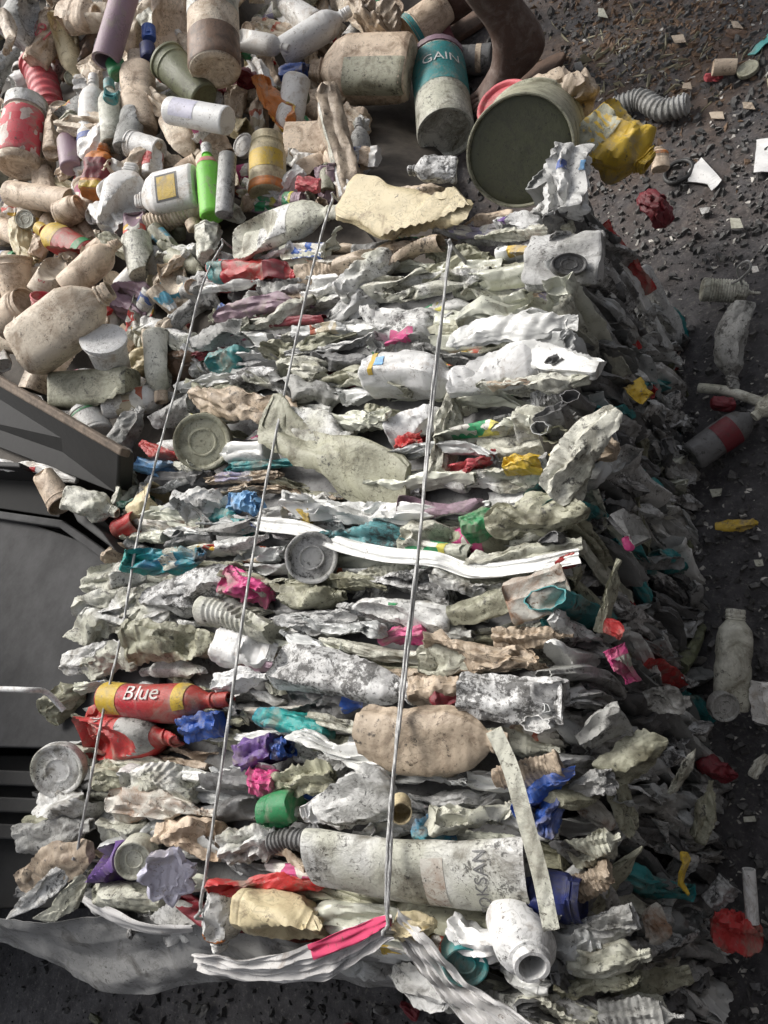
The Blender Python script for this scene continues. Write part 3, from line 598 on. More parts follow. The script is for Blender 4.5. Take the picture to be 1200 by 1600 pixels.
pil('can', 696, 216, 684, 92, 88, 'pale', 'teal label canister lying on the dark ground with its round base towards the camera', lab=('teal', .42, .93, 3.0), cap='mauve', zabs=.075, k=.55, tilt=.02, dents=0, txt=('GAIN', .15, .70, 'clean', -H), t=1.0)
pil('can', 718, 96, 768, 92, 44, 'dgrey', 'small dark canister with an olive end lying behind the teal label canister', lab=('tan', .55, .72, 2.8), zabs=.035, dents=0, t=1.0)
pil('bottle', 512, 300, 510, 256, 24, 'olive', 'small olive bottle beside the long flattened tan container')
pil('box', 465, 288, 500, 290, 24, 'rose', 'small red carton scrap under the square beige container', crease=.4, name='carton', cat='carton')
pil('bottle', 568, 284, 560, 186, 32, 'grey', 'grey-white bottle in the shade right of the long flattened tan container', z=-.02)
pil('bag', 560, 20, 620, 40, 60, 'tan', 'bundle of frayed tan strips above the jerrycan', crease=1.5, dents=2, z=.04)
pil('tub', 22, 470, 26, 408, 56, 'beige', 'open tan cup with a reddish inside at the left edge', tilt=-.02, dents=0)
pil('jar', 5, 505, 50, 478, 66, 'beige', 'wide open beige jar tipped towards the tan jug', tilt=-.015, dents=0)
pil('tub', 62, 500, 76, 468, 40, 'rose', 'small rose red cup inside the mouth of the open beige jar', z=.03, tilt=-.02)
pil('jug', 38, 552, 172, 452, 88, 'dusty', 'large dusty tan square jug lying diagonally below the heap', z=.06, dents=1, k=.5)
pil('tub', 168, 572, 172, 536, 66, 'pwhite', 'white tub with a round white lid facing the camera', z=.05, k=.2, tilt=-.035, dents=0, cap='clean')
pil('bottle', 62, 462, 104, 396, 44, 'dusty', 'dusty bottle with red letters below the red and yellow bottle', txt=('SLS', .18, .35, 'rose', 0.3))
pil('bottle', 104, 452, 186, 376, 46, 'beige', 'beige bottle slanting up above the tan square jug', z=.02)
pil('can', 225, 430, 212, 372, 46, 'pale', 'short greenish canister at the left edge of the bale top')
pil('bottle', 180, 440, 248, 462, 36, 'mauve', 'crushed mauve and green bottle under the short greenish canister', crease=.5, dents=3)
pil('box', 208, 604, 88, 612, 58, 'olive', 'long greenish rectangular tub lying above the steel beam', z=.03, dents=1)
pil('jar', 150, 680, 132, 640, 56, 'pwhite', 'white rounded jar with a green ring beside the steel beam', lab=('green', .7, .8, 2.5), z=.01)
pil('bottle', 180, 700, 222, 636, 44, 'grey', 'grey bottle squeezed between the beam and the bale', dents=2, crease=.3)
pil('bottle', 108, 778, 184, 802, 52, 'pale', 'pale green dented bottle lying over the end of the steel channel', zabs=.45, dents=3, crease=.35)
pil('tub', 68, 742, 98, 790, 44, 'beige', 'curled tan cup at the channel opening', zabs=.42, dents=2)
pil('can', 52, 612, 64, 580, 46, 'tan', 'tan canister end below the tan square jug', z=.01)
pil('jar', 240, 200, 242, 160, 34, 'grey', 'small grey jar behind the dusty beige cylindrical bottle', z=-.03)
pil('cap', 172, 158, 176, 142, 24, 'teal', 'round teal knob between the white and pale green bottles', z=.05, crease=0)
pil('can', 135, 90, 160, 130, 46, 'dusty', 'crumpled dusty canister right of the cup with red digits', crease=.5, dents=3)
pil('wide', 98, 30, 150, 22, 50, 'beige', 'beige dented bottle at the top left beside the mauve pipe', z=.01)
pil('bottle', 20, 60, 60, -10, 60, 'grey', 'large grey shaded container in the top left corner', z=.02)
pil('leaf', 4, 20, 34, 92, 26, 'tan', 'curved tan strip at the top left corner', z=.06, crease=.3)
# corner tiles beneath: more loose containers seen between the ones above
fr = random.Random(21); cols = ['beige'] * 5 + ['dusty'] * 6 + ['pwhite'] * 3 + ['tan', 'pwhite', 'pale', 'pale', 'grey', 'olive', 'pwhite', 'mauve', 'red', 'brown', 'green', 'cream']
cands = []
tries = 0
while len(cands) < 280 and tries < 30000:
    tries += 1; u, v = fr.uniform(-60, 620), fr.uniform(-60, 770)
    if v > 335 and u > 350 - (v - 335) * 0.42: continue
    if u > 520 and v > 300: continue
    if v > 560 and u < 60 + (v - 600) * 1.0 and v > 540 + u * .6: continue
    if u > 560 and (v > 150 or u > 660): continue
    if any((u - a) ** 2 + (v - b) ** 2 < (s * 0.48) ** 2 for a, b, s in PLACED[:70]): continue
    if any((u - a) ** 2 + (v - b) ** 2 < 21 ** 2 for a, b in cands): continue
    cands.append((u, v))
MARKS = [(42, 215, 'red label jar'), (218, 145, 'dusty beige cylindrical bottle'), (290, 125, 'dark green pot'), (310, 180, 'white squeeze tube'), (330, 40, 'big banded jar'), (160, 265, 'maroon label bottle'),
         (196, 310, 'white jug'), (262, 300, 'yellow label bottle'), (327, 285, 'lime green bottle'), (65, 308, 'beige canister'), (100, 380, 'red and yellow bottle'), (418, 260, 'cream jar'), (484, 224, 'square beige container'),
         (530, 230, 'long flattened tan container'), (565, 110, 'large jerrycan'), (490, 50, 'long white bottle'), (425, 165, 'orange carton'), (105, 505, 'tan square jug'), (172, 550, 'white lidded tub'), (148, 610, 'greenish rectangular tub'),
         (185, 30, 'mauve pipe'), (70, 60, 'cup with red digits'), (25, 440, 'open tan cup'), (145, 415, 'slanting beige bottle'), (668, 32, 'teal rimmed cup'), (143, 180, 'blue banded white bottle'), (70, 140, 'red ribbed tub'), (455, 114, 'crumpled blue cap'), (140, 660, 'jar with the green ring')]
USED = set()
ORD = ['', 'second ', 'third ', 'fourth ', 'fifth ', 'sixth ', 'seventh ', 'eighth ', 'ninth ']
def where(u, v, marks):
    a, b, nme = min(marks, key=lambda q: (q[0] - u) ** 2 + ((q[1] - v) * 1.2) ** 2)
    du, dv = u - a, v - b
    if abs(du) > abs(dv) * 1.2: d = 'left of' if du < 0 else 'right of'
    elif abs(dv) > abs(du) * 1.2: d = 'above' if dv < 0 else 'below'
    else: d = ('above and ' if dv < 0 else 'below and ') + ('left of' if du < 0 else 'right of')
    return d + ' the ' + nme
def uniq(look, kind, u, v, marks):
    wq = where(u, v, marks)
    for o in ORD:
        s = f'{o}{look} {kind} {wq}'
        if s not in USED: USED.add(s); return s
    return s + ' again'
for u, v in cands:
    kind = fr.choice(['bottle', 'bottle', 'wide', 'jar', 'can', 'tub', 'jug', 'cap', 'tub', 'bottle', 'jar', 'disc']); c = fr.choice(cols); w_ = fr.uniform(24, 48); a = fr.uniform(0, 6.28)
    L_ = w_ * {'bottle': 2.4, 'wide': 2.2, 'jar': 1.4, 'can': 1.6, 'tub': 1.1, 'jug': 1.9, 'cap': .6, 'disc': 1}[kind]
    if kind == 'cap': w_ = 24; L_ = 14
    du, dv = math.cos(a) * L_ / 2, math.sin(a) * L_ / 2
    lb = None; cp = None
    if kind in ('bottle', 'jar', 'can', 'wide') and fr.random() < .45: lb = (printed(*fr.choice(PRN)), .2, .6, 2.4)
    if kind in ('bottle', 'jar', 'jug') and fr.random() < .35: cp = fr.choice(['white', 'blue', 'red', 'green', 'pwhite', 'tan'])
    if c in ('red', 'green') : c = fr.choice([c, 'dusty'])
    lk = 'small ' + NICE.get(c, c) if w_ < 38 else NICE.get(c, c)
    if lb: lk += ' labelled'
    lab_ = uniq(lk, CATS[kind], u, v, MARKS)
    if kind == 'disc': facing(u, v, w_ * .8, c, lab_, -.02, pile=True, n=VIEWUP + np.array([fr.uniform(-.5, .5), fr.uniform(-.5, .5), 0])); continue
    pil(kind, u - du, v - dv, u + du, v + dv, w_, c, lab_, z=fr.uniform(-.04, -.008), tilt=fr.uniform(-.02, .02), dents=fr.choice([1, 1, 2, 3]), crease=fr.choice([.08, .15, .3, .5]), lab=lb, cap=cp)
# yellow square inside the black framed label
pil('leaf', -30, 700, 120, 752, 22, 'pwhite', 'white wrapper strip with a red patch between the steel beam and the channel', zabs=.43, crease=.5, lab=('red', .5, .62, 2.), group=None)
# ------------------------------------------------------------------ things behind and beside the bale
pil('bottle', 716, 266, 638, 266, 46, 'black', 'white bottle stained black lying on the far edge of the bale left of the bucket', zabs=.46, dents=2, crease=.3, group=None)
def bucket():
    C = at(812, 238, .43); d = depth(C); r = d * 88 / FPX
    ax = pix_d(812, 238, d) - pix_d(838, 207, d + .20); ax /= np.linalg.norm(ax)
    M, L = frame(C - ax * 0.20, C, np.array([0, 0, 1.0]))
    root = empty('paint_bucket', M); tag(root, 'big bucket lying with its round dark olive base towards the camera behind the bale', 'bucket')
    D = Crush(77, L, r, r, r * .97, 1, .04)
    pr = resample([(0.0, 0.95), (0.0, 1.02), (0.03, 1.06), (.08, 1.0), (.1, 1.05), (.13, 1.0), (.95, .96), (.975, .97), (1.0, .955), (1.0, .93), (.975, .915), (.96, .90), (.965, 0.0)], .03, .1)
    V, F = loft(pr, L, r, 72); mesh('body', D(V), F, P_('olive'), root)
    V, F = loft(resample([(.966, .9), (.972, .86), (.972, .1), (.976, 0)], .05, .1), L, r, 72); mesh('base', D(V), F, plastic((0.085, 0.09, 0.05), .35, .45, (.05, .05, .035, 1)), root)
    V = []; n = 30
    for i in range(n + 1):
        t = math.pi * i / n
        for j in range(6):
            a = 2 * math.pi * j / 6; rr = r * 1.09 + .002 * math.cos(a); V.append(((.08 - .5) * L - .06 * math.sin(t) * 1.2 + .002 * math.sin(a), rr * math.cos(t), rr * math.sin(t) * .9))
    F = [(i * 6 + j, i * 6 + (j + 1) % 6, (i + 1) * 6 + (j + 1) % 6, (i + 1) * 6 + j) for i in range(n) for j in range(6)]
    mesh('handle', V, F, simple((0.25, 0.24, 0.23), .4, .8), root)
bucket()
pil('disc', 790, 165, 786, 150, 72, 'rose', 'bright red lid standing behind the bucket', zabs=.30, t=.6, group=None) if False else facing(788, 160, 92, 'rose', 'bright red lid standing behind the bucket', 0, .02, zabs=.38, n=VIEWUP + np.array([-.4, .3, .3]), group='round lids beside the bale')
pil('bag', 826, 172, 930, 158, 120, 'tan', 'crumpled tan sack behind the bucket', zabs=.34, crease=.9, dents=4, t=.7, group=None, name='sack', cat='sack')
pil('jug', 925, 190, 1012, 262, 112, 'yellow', 'crushed yellow plastic jerrycan fading to olive at the far right corner of the bale', zabs=.30, crease=.45, dents=4, lab=('olive', .02, .38, 2.6, 1.2), group=None)
pil('box', 880, 330, 885, 236, 88, 'speck', 'crushed greyish white box with small blue labels on the far right corner of the bale', zabs=.44, crease=.5, dents=3, lab=('blue', .55, .68, .5, 1.25), lab2=('ltblue', .55, .70, .25, 2.1), k=.5, t=.7, group=None)
def hose(pts, z, w_, col, label, name='corrugated_hose', cat='hose', ribs=True, group=None, zs=None, mat=None, rib_n=5, amp=.16):
    P = [at(u, v, z if zs is None else zs[i]) for i, (u, v) in enumerate(pts)]
    r = depth(P[len(P) // 2]) * w_ / 2 / FPX
    Q = catmull(P, 14); n = len(Q); L_ = sum(np.linalg.norm(Q[i + 1] - Q[i]) for i in range(n - 1)); m_ = max(8, int(L_ / (r * .12))) if ribs else max(8, int(L_ / (r * .8)))
    Q = catmull(P, max(2, m_ // (len(P) - 1))); V = []; F = []; k = 14
    for i, q in enumerate(Q):
        t = Q[min(i + 1, len(Q) - 1)] - Q[max(i - 1, 0)]; t /= np.linalg.norm(t); a = np.cross(t, [0, 0, 1.0]); a /= np.linalg.norm(a); b = np.cross(a, t)
        rr = r * (1 - (amp if (ribs and (i // 2) % 2) else 0))
        for j in range(k):
            th = 2 * math.pi * j / k; V.append(q + a * rr * math.cos(th) + b * rr * math.sin(th))
    for i in range(len(Q) - 1):
        for j in range(k): F.append((i * k + j, i * k + (j + 1) % k, (i + 1) * k + (j + 1) % k, (i + 1) * k + j))
    F.append(tuple(range(k))); F.append(tuple(range((len(Q) - 1) * k, len(Q) * k)))
    c = P[0]; o = mesh(name, np.array(V) - c, F, mat or P_(col), None, Matrix.Translation(tuple(c)), sharp=35); tag(o, label, cat, group); return o
def catmull(P, k):
    P = [np.asarray(p, float) for p in P]; Q = [2 * P[0] - P[1]] + P + [2 * P[-1] - P[-2]]; out = []
    for i in range(1, len(Q) - 2):
        for j in range(k):
            t = j / k; out.append(.5 * ((2 * Q[i]) + (-Q[i - 1] + Q[i + 1]) * t + (2 * Q[i - 1] - 5 * Q[i] + 4 * Q[i + 1] - Q[i + 2]) * t * t + (-Q[i - 1] + 3 * Q[i] - 3 * Q[i + 1] + Q[i + 2]) * t ** 3))
    out.append(P[-1]); return out
hose([(962, 168), (1000, 156), (1035, 172), (1075, 162)], .03, 34, 'grey', 'bent grey corrugated hose on the ground beyond the yellow jerrycan')
def sheet(outline, z, thick, col, label, name='plastic_sheet', cat='plastic sheet', curl=.01, group=None, zs=None, seed=1, mat=None):
    """an irregular torn piece with its own thickness, curled by noise"""
    g = random.Random(seed); P = [at(u, v, z if zs is None else zs[i]) for i, (u, v) in enumerate(outline)]
    C = sum(P) / len(P); n = len(P); V = []; rings = 7; Q = []
    for i in range(n):
        for k in range(5): Q.append(P[i] + (P[(i + 1) % n] - P[i]) * k / 5)
    n = len(Q)
    for side in (1, -1):
        for r_ in range(rings + 1):
            f = r_ / rings
            for q in Q:
                p = C + (q - C) * max(f, .02); h = curl * math.sin(p[0] * 60 + seed) * math.cos(p[1] * 47 + seed * 2) + curl * .6 * tri(np.array((p[0] + p[1]) * 23 + seed)); V.append(p + np.array([0, 0, h + side * thick / 2]))
    F = []; S = (rings + 1) * n
    for sd_ in (0, 1):
        for r_ in range(rings):
            for i in range(n):
                a = sd_ * S + r_ * n + i; b = sd_ * S + r_ * n + (i + 1) % n; F.append((a, b, b + n, a + n) if sd_ == 0 else (b, a, a + n, b + n))
        F.append(tuple(sd_ * S + i for i in range(n)))
    for i in range(n): F.append((rings * n + i, rings * n + (i + 1) % n, S + rings * n + (i + 1) % n, S + rings * n + i))
    o = mesh(name, np.array(V) - C, F, mat or P_(col), None, Matrix.Translation(tuple(C)), sharp=40); tag(o, label, cat, group); return o
sheet([(1075, 268), (1096, 246), (1128, 282), (1112, 298), (1106, 288), (1075, 284)], .012, .002, 'clean', 'torn white paper scrap on dark ground right of the yellow jerrycan', 'paper_scrap', 'paper', .003, seed=2)
sheet([(1182, 218), (1215, 214), (1212, 270), (1178, 272)], .012, .002, 'clean', 'white paper scrap cut by the right edge of the picture, upper part', 'paper_scrap', 'paper', .003, seed=3)
sheet([(1200, 52), (1208, 62), (1180, 86), (1168, 86)], .012, .002, 'aqua', 'turquoise plastic strip on the ground near the top right corner', curl=.004, seed=4)
pil('can', 1150, 103, 1114, 105, 25, 'beige', 'short beige and white canister near the top right corner', zabs=.03, group=None)
facing(1168, 106, 32, 'olive', 'olive round lid beside the short beige canister', 0, .005, zabs=.02, n=np.array([0, 0, 1.]), group='round lids beside the bale')
pil('bag', 1100, 118, 1130, 120, 18, 'rose', 'small pink film scrap under the short beige canister', zabs=.012, crease=1., group=None)
pil('leaf', 1134, 50, 1172, 54, 14, 'brown', 'brown dead leaf near the top right corner', zabs=.012, crease=.8, t=.3, group=None, name='dead_leaf', cat='leaf')
pil('bag', 1005, 300, 1045, 350, 44, 'maroon', 'crumpled maroon and pink bag at the foot of the bale, far right corner', zabs=.10, crease=1.3, dents=3, group=None)
pil('wide', 1032, 265, 1028, 232, 28, 'beige', 'small beige and orange bottle by the far right corner of the bale', zabs=.06, lab=('orange', .6, .75, 2.9), group=None)
def torus(P, R_, r, mat, label, name, cat, n=None, group=None):
    n = np.array([0, 0, 1.]) if n is None else n; a = np.cross(n, [0, 1., .1]); a /= np.linalg.norm(a); b = np.cross(n, a); V = []; F = []
    for i in range(40):
        t = 2 * math.pi * i / 40; d = a * math.cos(t) + b * math.sin(t)
        for j in range(8):
            s = 2 * math.pi * j / 8; V.append(d * (R_ + r * math.cos(s)) + n * r * math.sin(s))
    for i in range(40):
        for j in range(8): F.append((i * 8 + j, i * 8 + (j + 1) % 8, ((i + 1) % 40) * 8 + (j + 1) % 8, ((i + 1) % 40) * 8 + j))
    o = mesh(name, V, F, mat, None, Matrix.Translation(tuple(P))); tag(o, label, cat, group); return o
torus(at(1060, 268, .012), .026, .004, P_('dark'), 'black rubber ring on the ground left of the torn white paper', 'rubber_ring', 'ring')
pil('bottle', 1095, 452, 1188, 458, 36, 'pale', 'pale bottle with a ribbed neck below a wire loop at the right', zabs=.03, ribs=14, group=None)
hose([(1120, 448), (1150, 440), (1172, 420), (1168, 408), (1152, 420), (1160, 445)], .05, 4, 'grey', 'thin wire loop sticking up from the pale ribbed bottle', 'wire', 'wire', ribs=False, zs=[.04, .05, .07, .08, .07, .04])
pil('bottle', 1160, 476, 1142, 606, 52, 'grey', 'large grey dented bottle bent on the shaded ground at the right edge', zabs=.05, crease=.55, dents=5, bend=.15, group=None)
hose([(1092, 606), (1130, 610), (1165, 620), (1196, 632)], .03, 16, 'pale', 'curved pale tube on the ground above the black bottle', 'plastic_tube', 'tube', ribs=False)
pil('bottle', 1080, 716, 1188, 640, 50, 'dgrey', 'dark bottle with a maroon label lying at the foot of the bale', zabs=.045, lab=('maroon', .35, .6, 2.4), group=None, dents=1)
pil('wide', 1240, 600, 1178, 652, 30, 'pale', 'pale threaded bottle neck entering at the right edge', zabs=.07, group=None)
pil('bag', 1110, 628, 1150, 634, 26, 'maroon', 'glossy maroon wrapper above the black bottle', zabs=.04, crease=.7, group=None)
pil('leaf', 1185, 822, 1118, 822, 26, 'yellow', 'yellow-brown leaf on the black ground right of the bale', zabs=.015, crease=.6, t=.3, group=None, name='dead_leaf', cat='leaf')
pil('wide', 1142, 1110, 1150, 952, 54, 'pale', 'long grimy squared bottle standing along the bale at the right', zabs=.08, dents=2, crease=.2, group=None)
facing(1134, 1106, 46, 'grey', 'round grey lid at the base of the long grimy bottle', 0, .01, zabs=.12, group='round lids beside the bale')
pil('box', 1192, 1130, 1196, 1066, 44, 'pwhite', 'white container with brown stains cut by the right edge', zabs=.07, crease=.3, group=None)
pil('bag', 1090, 1190, 1150, 1215, 42, 'maroon', 'dark maroon film on the ground below the long grimy bottle', zabs=.05, crease=.9, group=None)
pil('bottle', 1105, 1320, 1110, 1220, 44, 'olive', 'olive translucent crushed bottle leaning against the lower right of the bale', zabs=.12, crease=.9, dents=5, group=None)
pil('leaf', 1175, 1215, 1198, 1180, 20, 'pale', 'pale torn scrap near the right edge beside the maroon film', zabs=.04, crease=.6, group=None)
pil('pipe', 1176, 1442, 1170, 1358, 20, 'clean', 'short white pipe standing by the red cup at the right', zabs=.10, group=None, dents=0)
pil('bag', 1110, 1440, 1192, 1470, 80, 'red', 'crumpled glossy red plastic cup on the ground at the lower right', zabs=.09, crease=1.0, dents=5, t=.6, group=None, name='plastic_cup', cat='cup')
pil('tub', 1110, 1415, 1140, 1378, 48, 'grey', 'grey crushed cup above the red cup', zabs=.09, crease=.5, dents=3, group=None)
for i, (a, b) in enumerate([(1150, 40), (905, 105), (1170, 165), (940, 20), (1100, 330), (1180, 420), (1120, 770), (1185, 880), (1170, 1280), (1120, 1560), (1180, 1540), (1075, 135), (1120, 180), (1150, 350), (1060, 60)]):
    g = random.Random(i + 40)
    sheet([(a - g.uniform(5, 12), b - g.uniform(3, 8)), (a + g.uniform(2, 12), b - g.uniform(4, 8)), (a + g.uniform(5, 12), b + g.uniform(2, 8)), (a - g.uniform(3, 9), b + g.uniform(4, 8))], .012, .0015, g.choice(['pale', 'grey', 'pwhite', 'tan', 'dgrey']),
          'small pale plastic flake lying on the dark ground right of the bale', 'plastic_flake', 'plastic scrap', .003, 'plastic flakes on the ground', seed=i + 9)

# ------------------------------------------------------------------ the bale: crushed containers, placed one by one
B = bal
B('bottle', 352, 366, 535, 332, 62, 'pale', 'long flattened greenish bottle with a faded print at the far end of the bale', z=.035, face=True, t=.6, dents=1, crease=.18, seed=4, lm='long flattened greenish bottle', lab=('speck', .15, .6, 1.6))
B('box', 540, 312, 734, 352, 96, 'cream', 'big crushed cream and olive box with a split corner at the far edge', z=.035, face=True, t=.45, crease=.3, lm='big crushed cream box')
B('bag', 610, 292, 722, 300, 28, 'tan', 'tan folded film bundle behind the big crushed cream box', z=.03)
B('bag', 735, 348, 842, 338, 34, 'black', 'dark striped crumpled film in front of the bucket', z=.02, lab=('purple', .3, .5, 1.2))
B('bottle', 322, 414, 470, 408, 44, 'redmix', 'crushed bottle with a dark red label and teal end under the left cord', z=.02, lm='dark red label bottle', lab=('teal', .0, .18, 2.6), lab2=('maroon', .62, .8, 2.6), crease=.5)
B('wide', 395, 440, 485, 432, 42, 'grey', 'clear grey ribbed bottle below the dark red label bottle', ribs=5)
B('tub', 262, 440, 330, 428, 56, 'grey', 'grey open cup dented at the left of the left cord, far end', z=.01)
B('bottle', 240, 395, 345, 388, 34, 'white', 'white crushed bottle at the far left corner of the bale', z=.02)
B('bag', 640, 385, 850, 395, 52, 'olive', 'dark olive bag folded below the dark striped film', z=.0)
B('box', 826, 408, 944, 398, 90, 'grey', 'grey box with a dark dented hollow at the far right corner', z=.022, face=True, dents=1, t=.45, crease=.4, lm='grey box with the dark hollow')
facing(890, 412, 58, 'dgrey', 'dark oval disc painted as the shaded hollow of the grey box, far right corner', .036, kind='disc', oval=.6)  # flat dark disc gives the box hollow its shade by colour
B('tub', 690, 432, 762, 420, 42, 'white', 'greenish white cup right of the right cord near the far end', z=.015)
B('leaf', 520, 450, 600, 380, 46, 'white', 'white folded flap standing up between the middle and right cords', z=.02)
B('bottle', 330, 478, 480, 462, 30, 'mauve', 'mauve stained flattened bottle below the clear ribbed bottle', z=.01)
B('tub', 300, 535, 215, 506, 54, 'white', 'white torn cup open to the left near the far left corner', z=.02, lm='white torn cup')
B('leaf', 225, 562, 295, 548, 44, 'brown', 'brown folded sheet under the white torn cup', z=.01)
B('can', 298, 528, 372, 500, 50, 'grey', 'smooth grey crushed canister right of the left cord', z=.02, crease=.3)
B('bag', 315, 566, 375, 540, 34, 'teal', 'teal film scrap under the smooth grey canister', z=.015, lm='teal film scrap')
B('bottle', 360, 515, 480, 452, 34, 'pale', 'narrow greenish bottle slanting up to the middle cord', z=.015)
B('bottle', 368, 552, 545, 512, 36, 'olive', 'olive ribbed flattened bottle crossing the middle cord', z=.015, ribs=7)
B('bag', 480, 508, 590, 430, 40, 'speck', 'speckled grey crumpled film below the white folded flap', z=.0)
B('bottle', 552, 492, 705, 482, 46, 'speck', 'speckled white arched bottle left of the right cord', z=.01, bend=.1)
B('bottle', 548, 532, 692, 512, 44, 'grey', 'grey bottle with green and pink scraps left of the right cord', z=.01, lab=('green', .05, .15, 1.2), lab2=('pink', .45, .65, 1.2))
B('jug', 705, 490, 905, 448, 54, 'gpale', 'broad greenish white folded jug right of the right cord', z=.02, lm='broad greenish white jug')
B('wide', 700, 520, 905, 500, 56, 'gwhite', 'large smooth whitish squashed bottle right of the right cord', z=.025, face=True, t=.5, crease=.5)
B('bottle', 560, 568, 712, 572, 60, 'clean', 'bright white bottle with a small blue and yellow sticker across the right cord', z=.03, crease=.25, dents=2, lm='bright white bottle', lab=('yellow', .12, .17, 1.3), lab2=('ltblue', .17, .26, .5))
B('wide', 700, 590, 860, 556, 82, 'clean', 'bulging clean white jug body right of the right cord', z=.03, face=True, t=.6, crease=.3, lm='bulging white jug body')
B('box', 795, 545, 945, 565, 62, 'gwhite', 'smooth white crushed panel beside the bulging jug', z=.02, face=True, t=.5)
B('bottle', 405, 592, 540, 612, 34, 'grey', 'thin grey squashed bottle below the middle of the far half', z=.01)
B('tub', 420, 562, 508, 562, 42, 'pale', 'pinkish pale squashed cup crossing the middle cord', z=.01)
B('bottle', 735, 618, 912, 578, 36, 'pale', 'narrow bottle with a ribbed neck pointing right beside the right side', z=.03, ribs=0, cap='pale', lm='ribbed neck bottle', lab=('tan', .1, .5, 1.5))
B('tub', 300, 612, 450, 640, 78, 'tan', 'big tan crushed bucket with stacked rims between left and middle cords', z=.03, face=True, t=.6, ribs=4, crease=.6, lm='big tan crushed bucket')
B('can', 232, 645, 292, 622, 40, 'grey', 'smooth grey pillow-like bottle on the left cord', z=.02, crease=.25)
facing(315, 690, 92, 'olive', 'large round olive tub bottom facing up beside the left cord', .03, h_=.02, oval=1.0)
B('leaf', 392, 690, 640, 745, 108, 'olive', 'large triangular olive sheet below the tan crushed bucket', z=.025, face=True, t=.25, lm='large triangular olive sheet', crease=.9)
B('wide', 430, 650, 545, 690, 72, 'white', 'white bulging jug shoulder touching the middle cord', z=.03, face=True, t=.6, crease=.5)
B('bag', 425, 690, 478, 672, 38, 'tan', 'knotted tan rag on the middle cord', z=.035, crease=1.4)
B('bottle', 595, 660, 700, 634, 46, 'clean', 'clean white bent bottle left of the right cord', z=.02, lm='clean white bent bottle')
B('tub', 612, 690, 655, 676, 34, 'red', 'small red striped cup left of the right cord', z=.015)
B('leaf', 672, 740, 700, 600, 40, 'pale', 'pale strip twisted against the right cord', z=.015)
B('bottle', 795, 650, 912, 642, 48, 'white', 'white bottle with a tan net sleeve at its right end', z=.02, lab=('net', .5, .85, 2.8), crease=.4, lm='net sleeved bottle')
B('leaf', 862, 775, 978, 648, 96, 'pale', 'large pleated whitish sheet fanning up at the right side', z=.04, face=True, t=.35, crease=.9, lm='large pleated fan sheet')
B('leaf', 890, 670, 955, 690, 50, 'tan', 'tan pointed flap beside the net sleeved bottle', z=.015)
B('tube', 780, 718, 860, 712, 24, 'yellow', 'bright yellow and orange wrapper right of the right cord', z=.03, lm='yellow wrapper')
B('bottle', 672, 730, 790, 722, 28, 'rose', 'thin red and brown squashed tube crossing the right cord', z=.01)
B('leaf', 690, 762, 895, 722, 32, 'white', 'long narrow white strip under the yellow wrapper', z=.01)
B('bottle', 430, 792, 790, 766, 36, 'gwhite', 'very long flattened white bottle running under the right cord', z=.02, lm='very long white bottle', bend=.02)
B('bottle', 212, 694, 275, 706, 24, 'redmix', 'small red and orange squashed tube left of the round olive bottom', z=.015)
B('bottle', 208, 718, 275, 728, 28, 'ltblue', 'light blue flattened bottle under the red and orange tube', z=.015)
B('leaf', 185, 790, 198, 690, 32, 'pale', 'narrow pale strip standing on the left edge of the bale', z=.02)
B('tub', 195, 792, 236, 766, 48, 'cream', 'cream open ring-mouthed cup on the left edge', z=.02, dents=1, crease=.3, lm='cream ring-mouthed cup')
B('can', 185, 788, 228, 784, 30, 'dgreen', 'dark green crushed can left of the cream ring-mouthed cup', z=.01)
B('cap', 172, 820, 205, 808, 30, 'red', 'red bottle cap on the left edge of the bale', z=.02, crease=.1, dents=0)
B('bottle', 262, 790, 345, 768, 46, 'speck', 'speckled white crumpled bottle right of the left cord', z=.02)
B('can', 350, 776, 408, 778, 34, 'ltblue', 'pale blue ribbed can crossing the middle cord', z=.015, ribs=4)
B('cap', 452, 782, 482, 800, 26, 'yellow', 'curved yellow scrap right of the middle cord', z=.035, crease=.6)
B('leaf', 715, 815, 772, 794, 46, 'green', 'bright green folded film right of the right cord', z=.03, lm='green folded film')
B('bottle', 490, 812, 660, 848, 44, 'tealspk', 'teal speckled flattened bottle left of the right cord', z=.02, lm='teal speckled bottle')
B('bottle', 615, 822, 748, 838, 52, 'pale', 'greenish white speckled bottle crossing the right cord', z=.015)
B('bag', 760, 815, 925, 790, 76, 'olive', 'olive bag with many fine folds at the right edge', z=.03, crease=1.2, face=True, t=.5, lm='olive finely folded bag')
B('leaf', 720, 880, 905, 840, 40, 'pale', 'flat greenish strip under the olive folded bag', z=.02)
B('bottle', 192, 884, 325, 856, 42, 'bluegrn', 'dark teal and blue bottle with a white patch across the left cord', z=.03, lm='dark teal bottle', lab=('white', .45, .62, 2.2), crease=.4)
B('bag', 150, 868, 188, 852, 32, 'tan', 'tan curled scrap on the left edge beside the dark teal bottle', z=.02)
B('bottle', 225, 935, 370, 888, 62, 'black', 'black-stained crinkled bottle between left and middle cords', z=.02, lm='black-stained crinkled bottle')
B('tube', 335, 890, 400, 925, 46, 'pink', 'magenta crushed tube crossing the middle cord', z=.02, lm='magenta crushed tube')
facing(487, 872, 84, 'grey', 'grey round tub bottom with raised rings right of the middle cord', .03, h_=.025)
B('bottle', 430, 925, 525, 918, 44, 'olive', 'olive grey block-like bottle below the grey round tub bottom', z=.015)
B('box', 422, 972, 550, 950, 48, 'grey', 'dark grey square-ended bottle right of the middle cord', z=.015)
B('bottle', 700, 960, 515, 940, 50, 'speck', 'speckled white bottle with a small green emblem left of the right cord', z=.03, lab=('green', .42, .50, .6), lm='green emblem bottle', crease=.45)
B('tube', 585, 992, 660, 982, 28, 'pink', 'bright magenta film left of the right cord', z=.02, lm='bright magenta film')
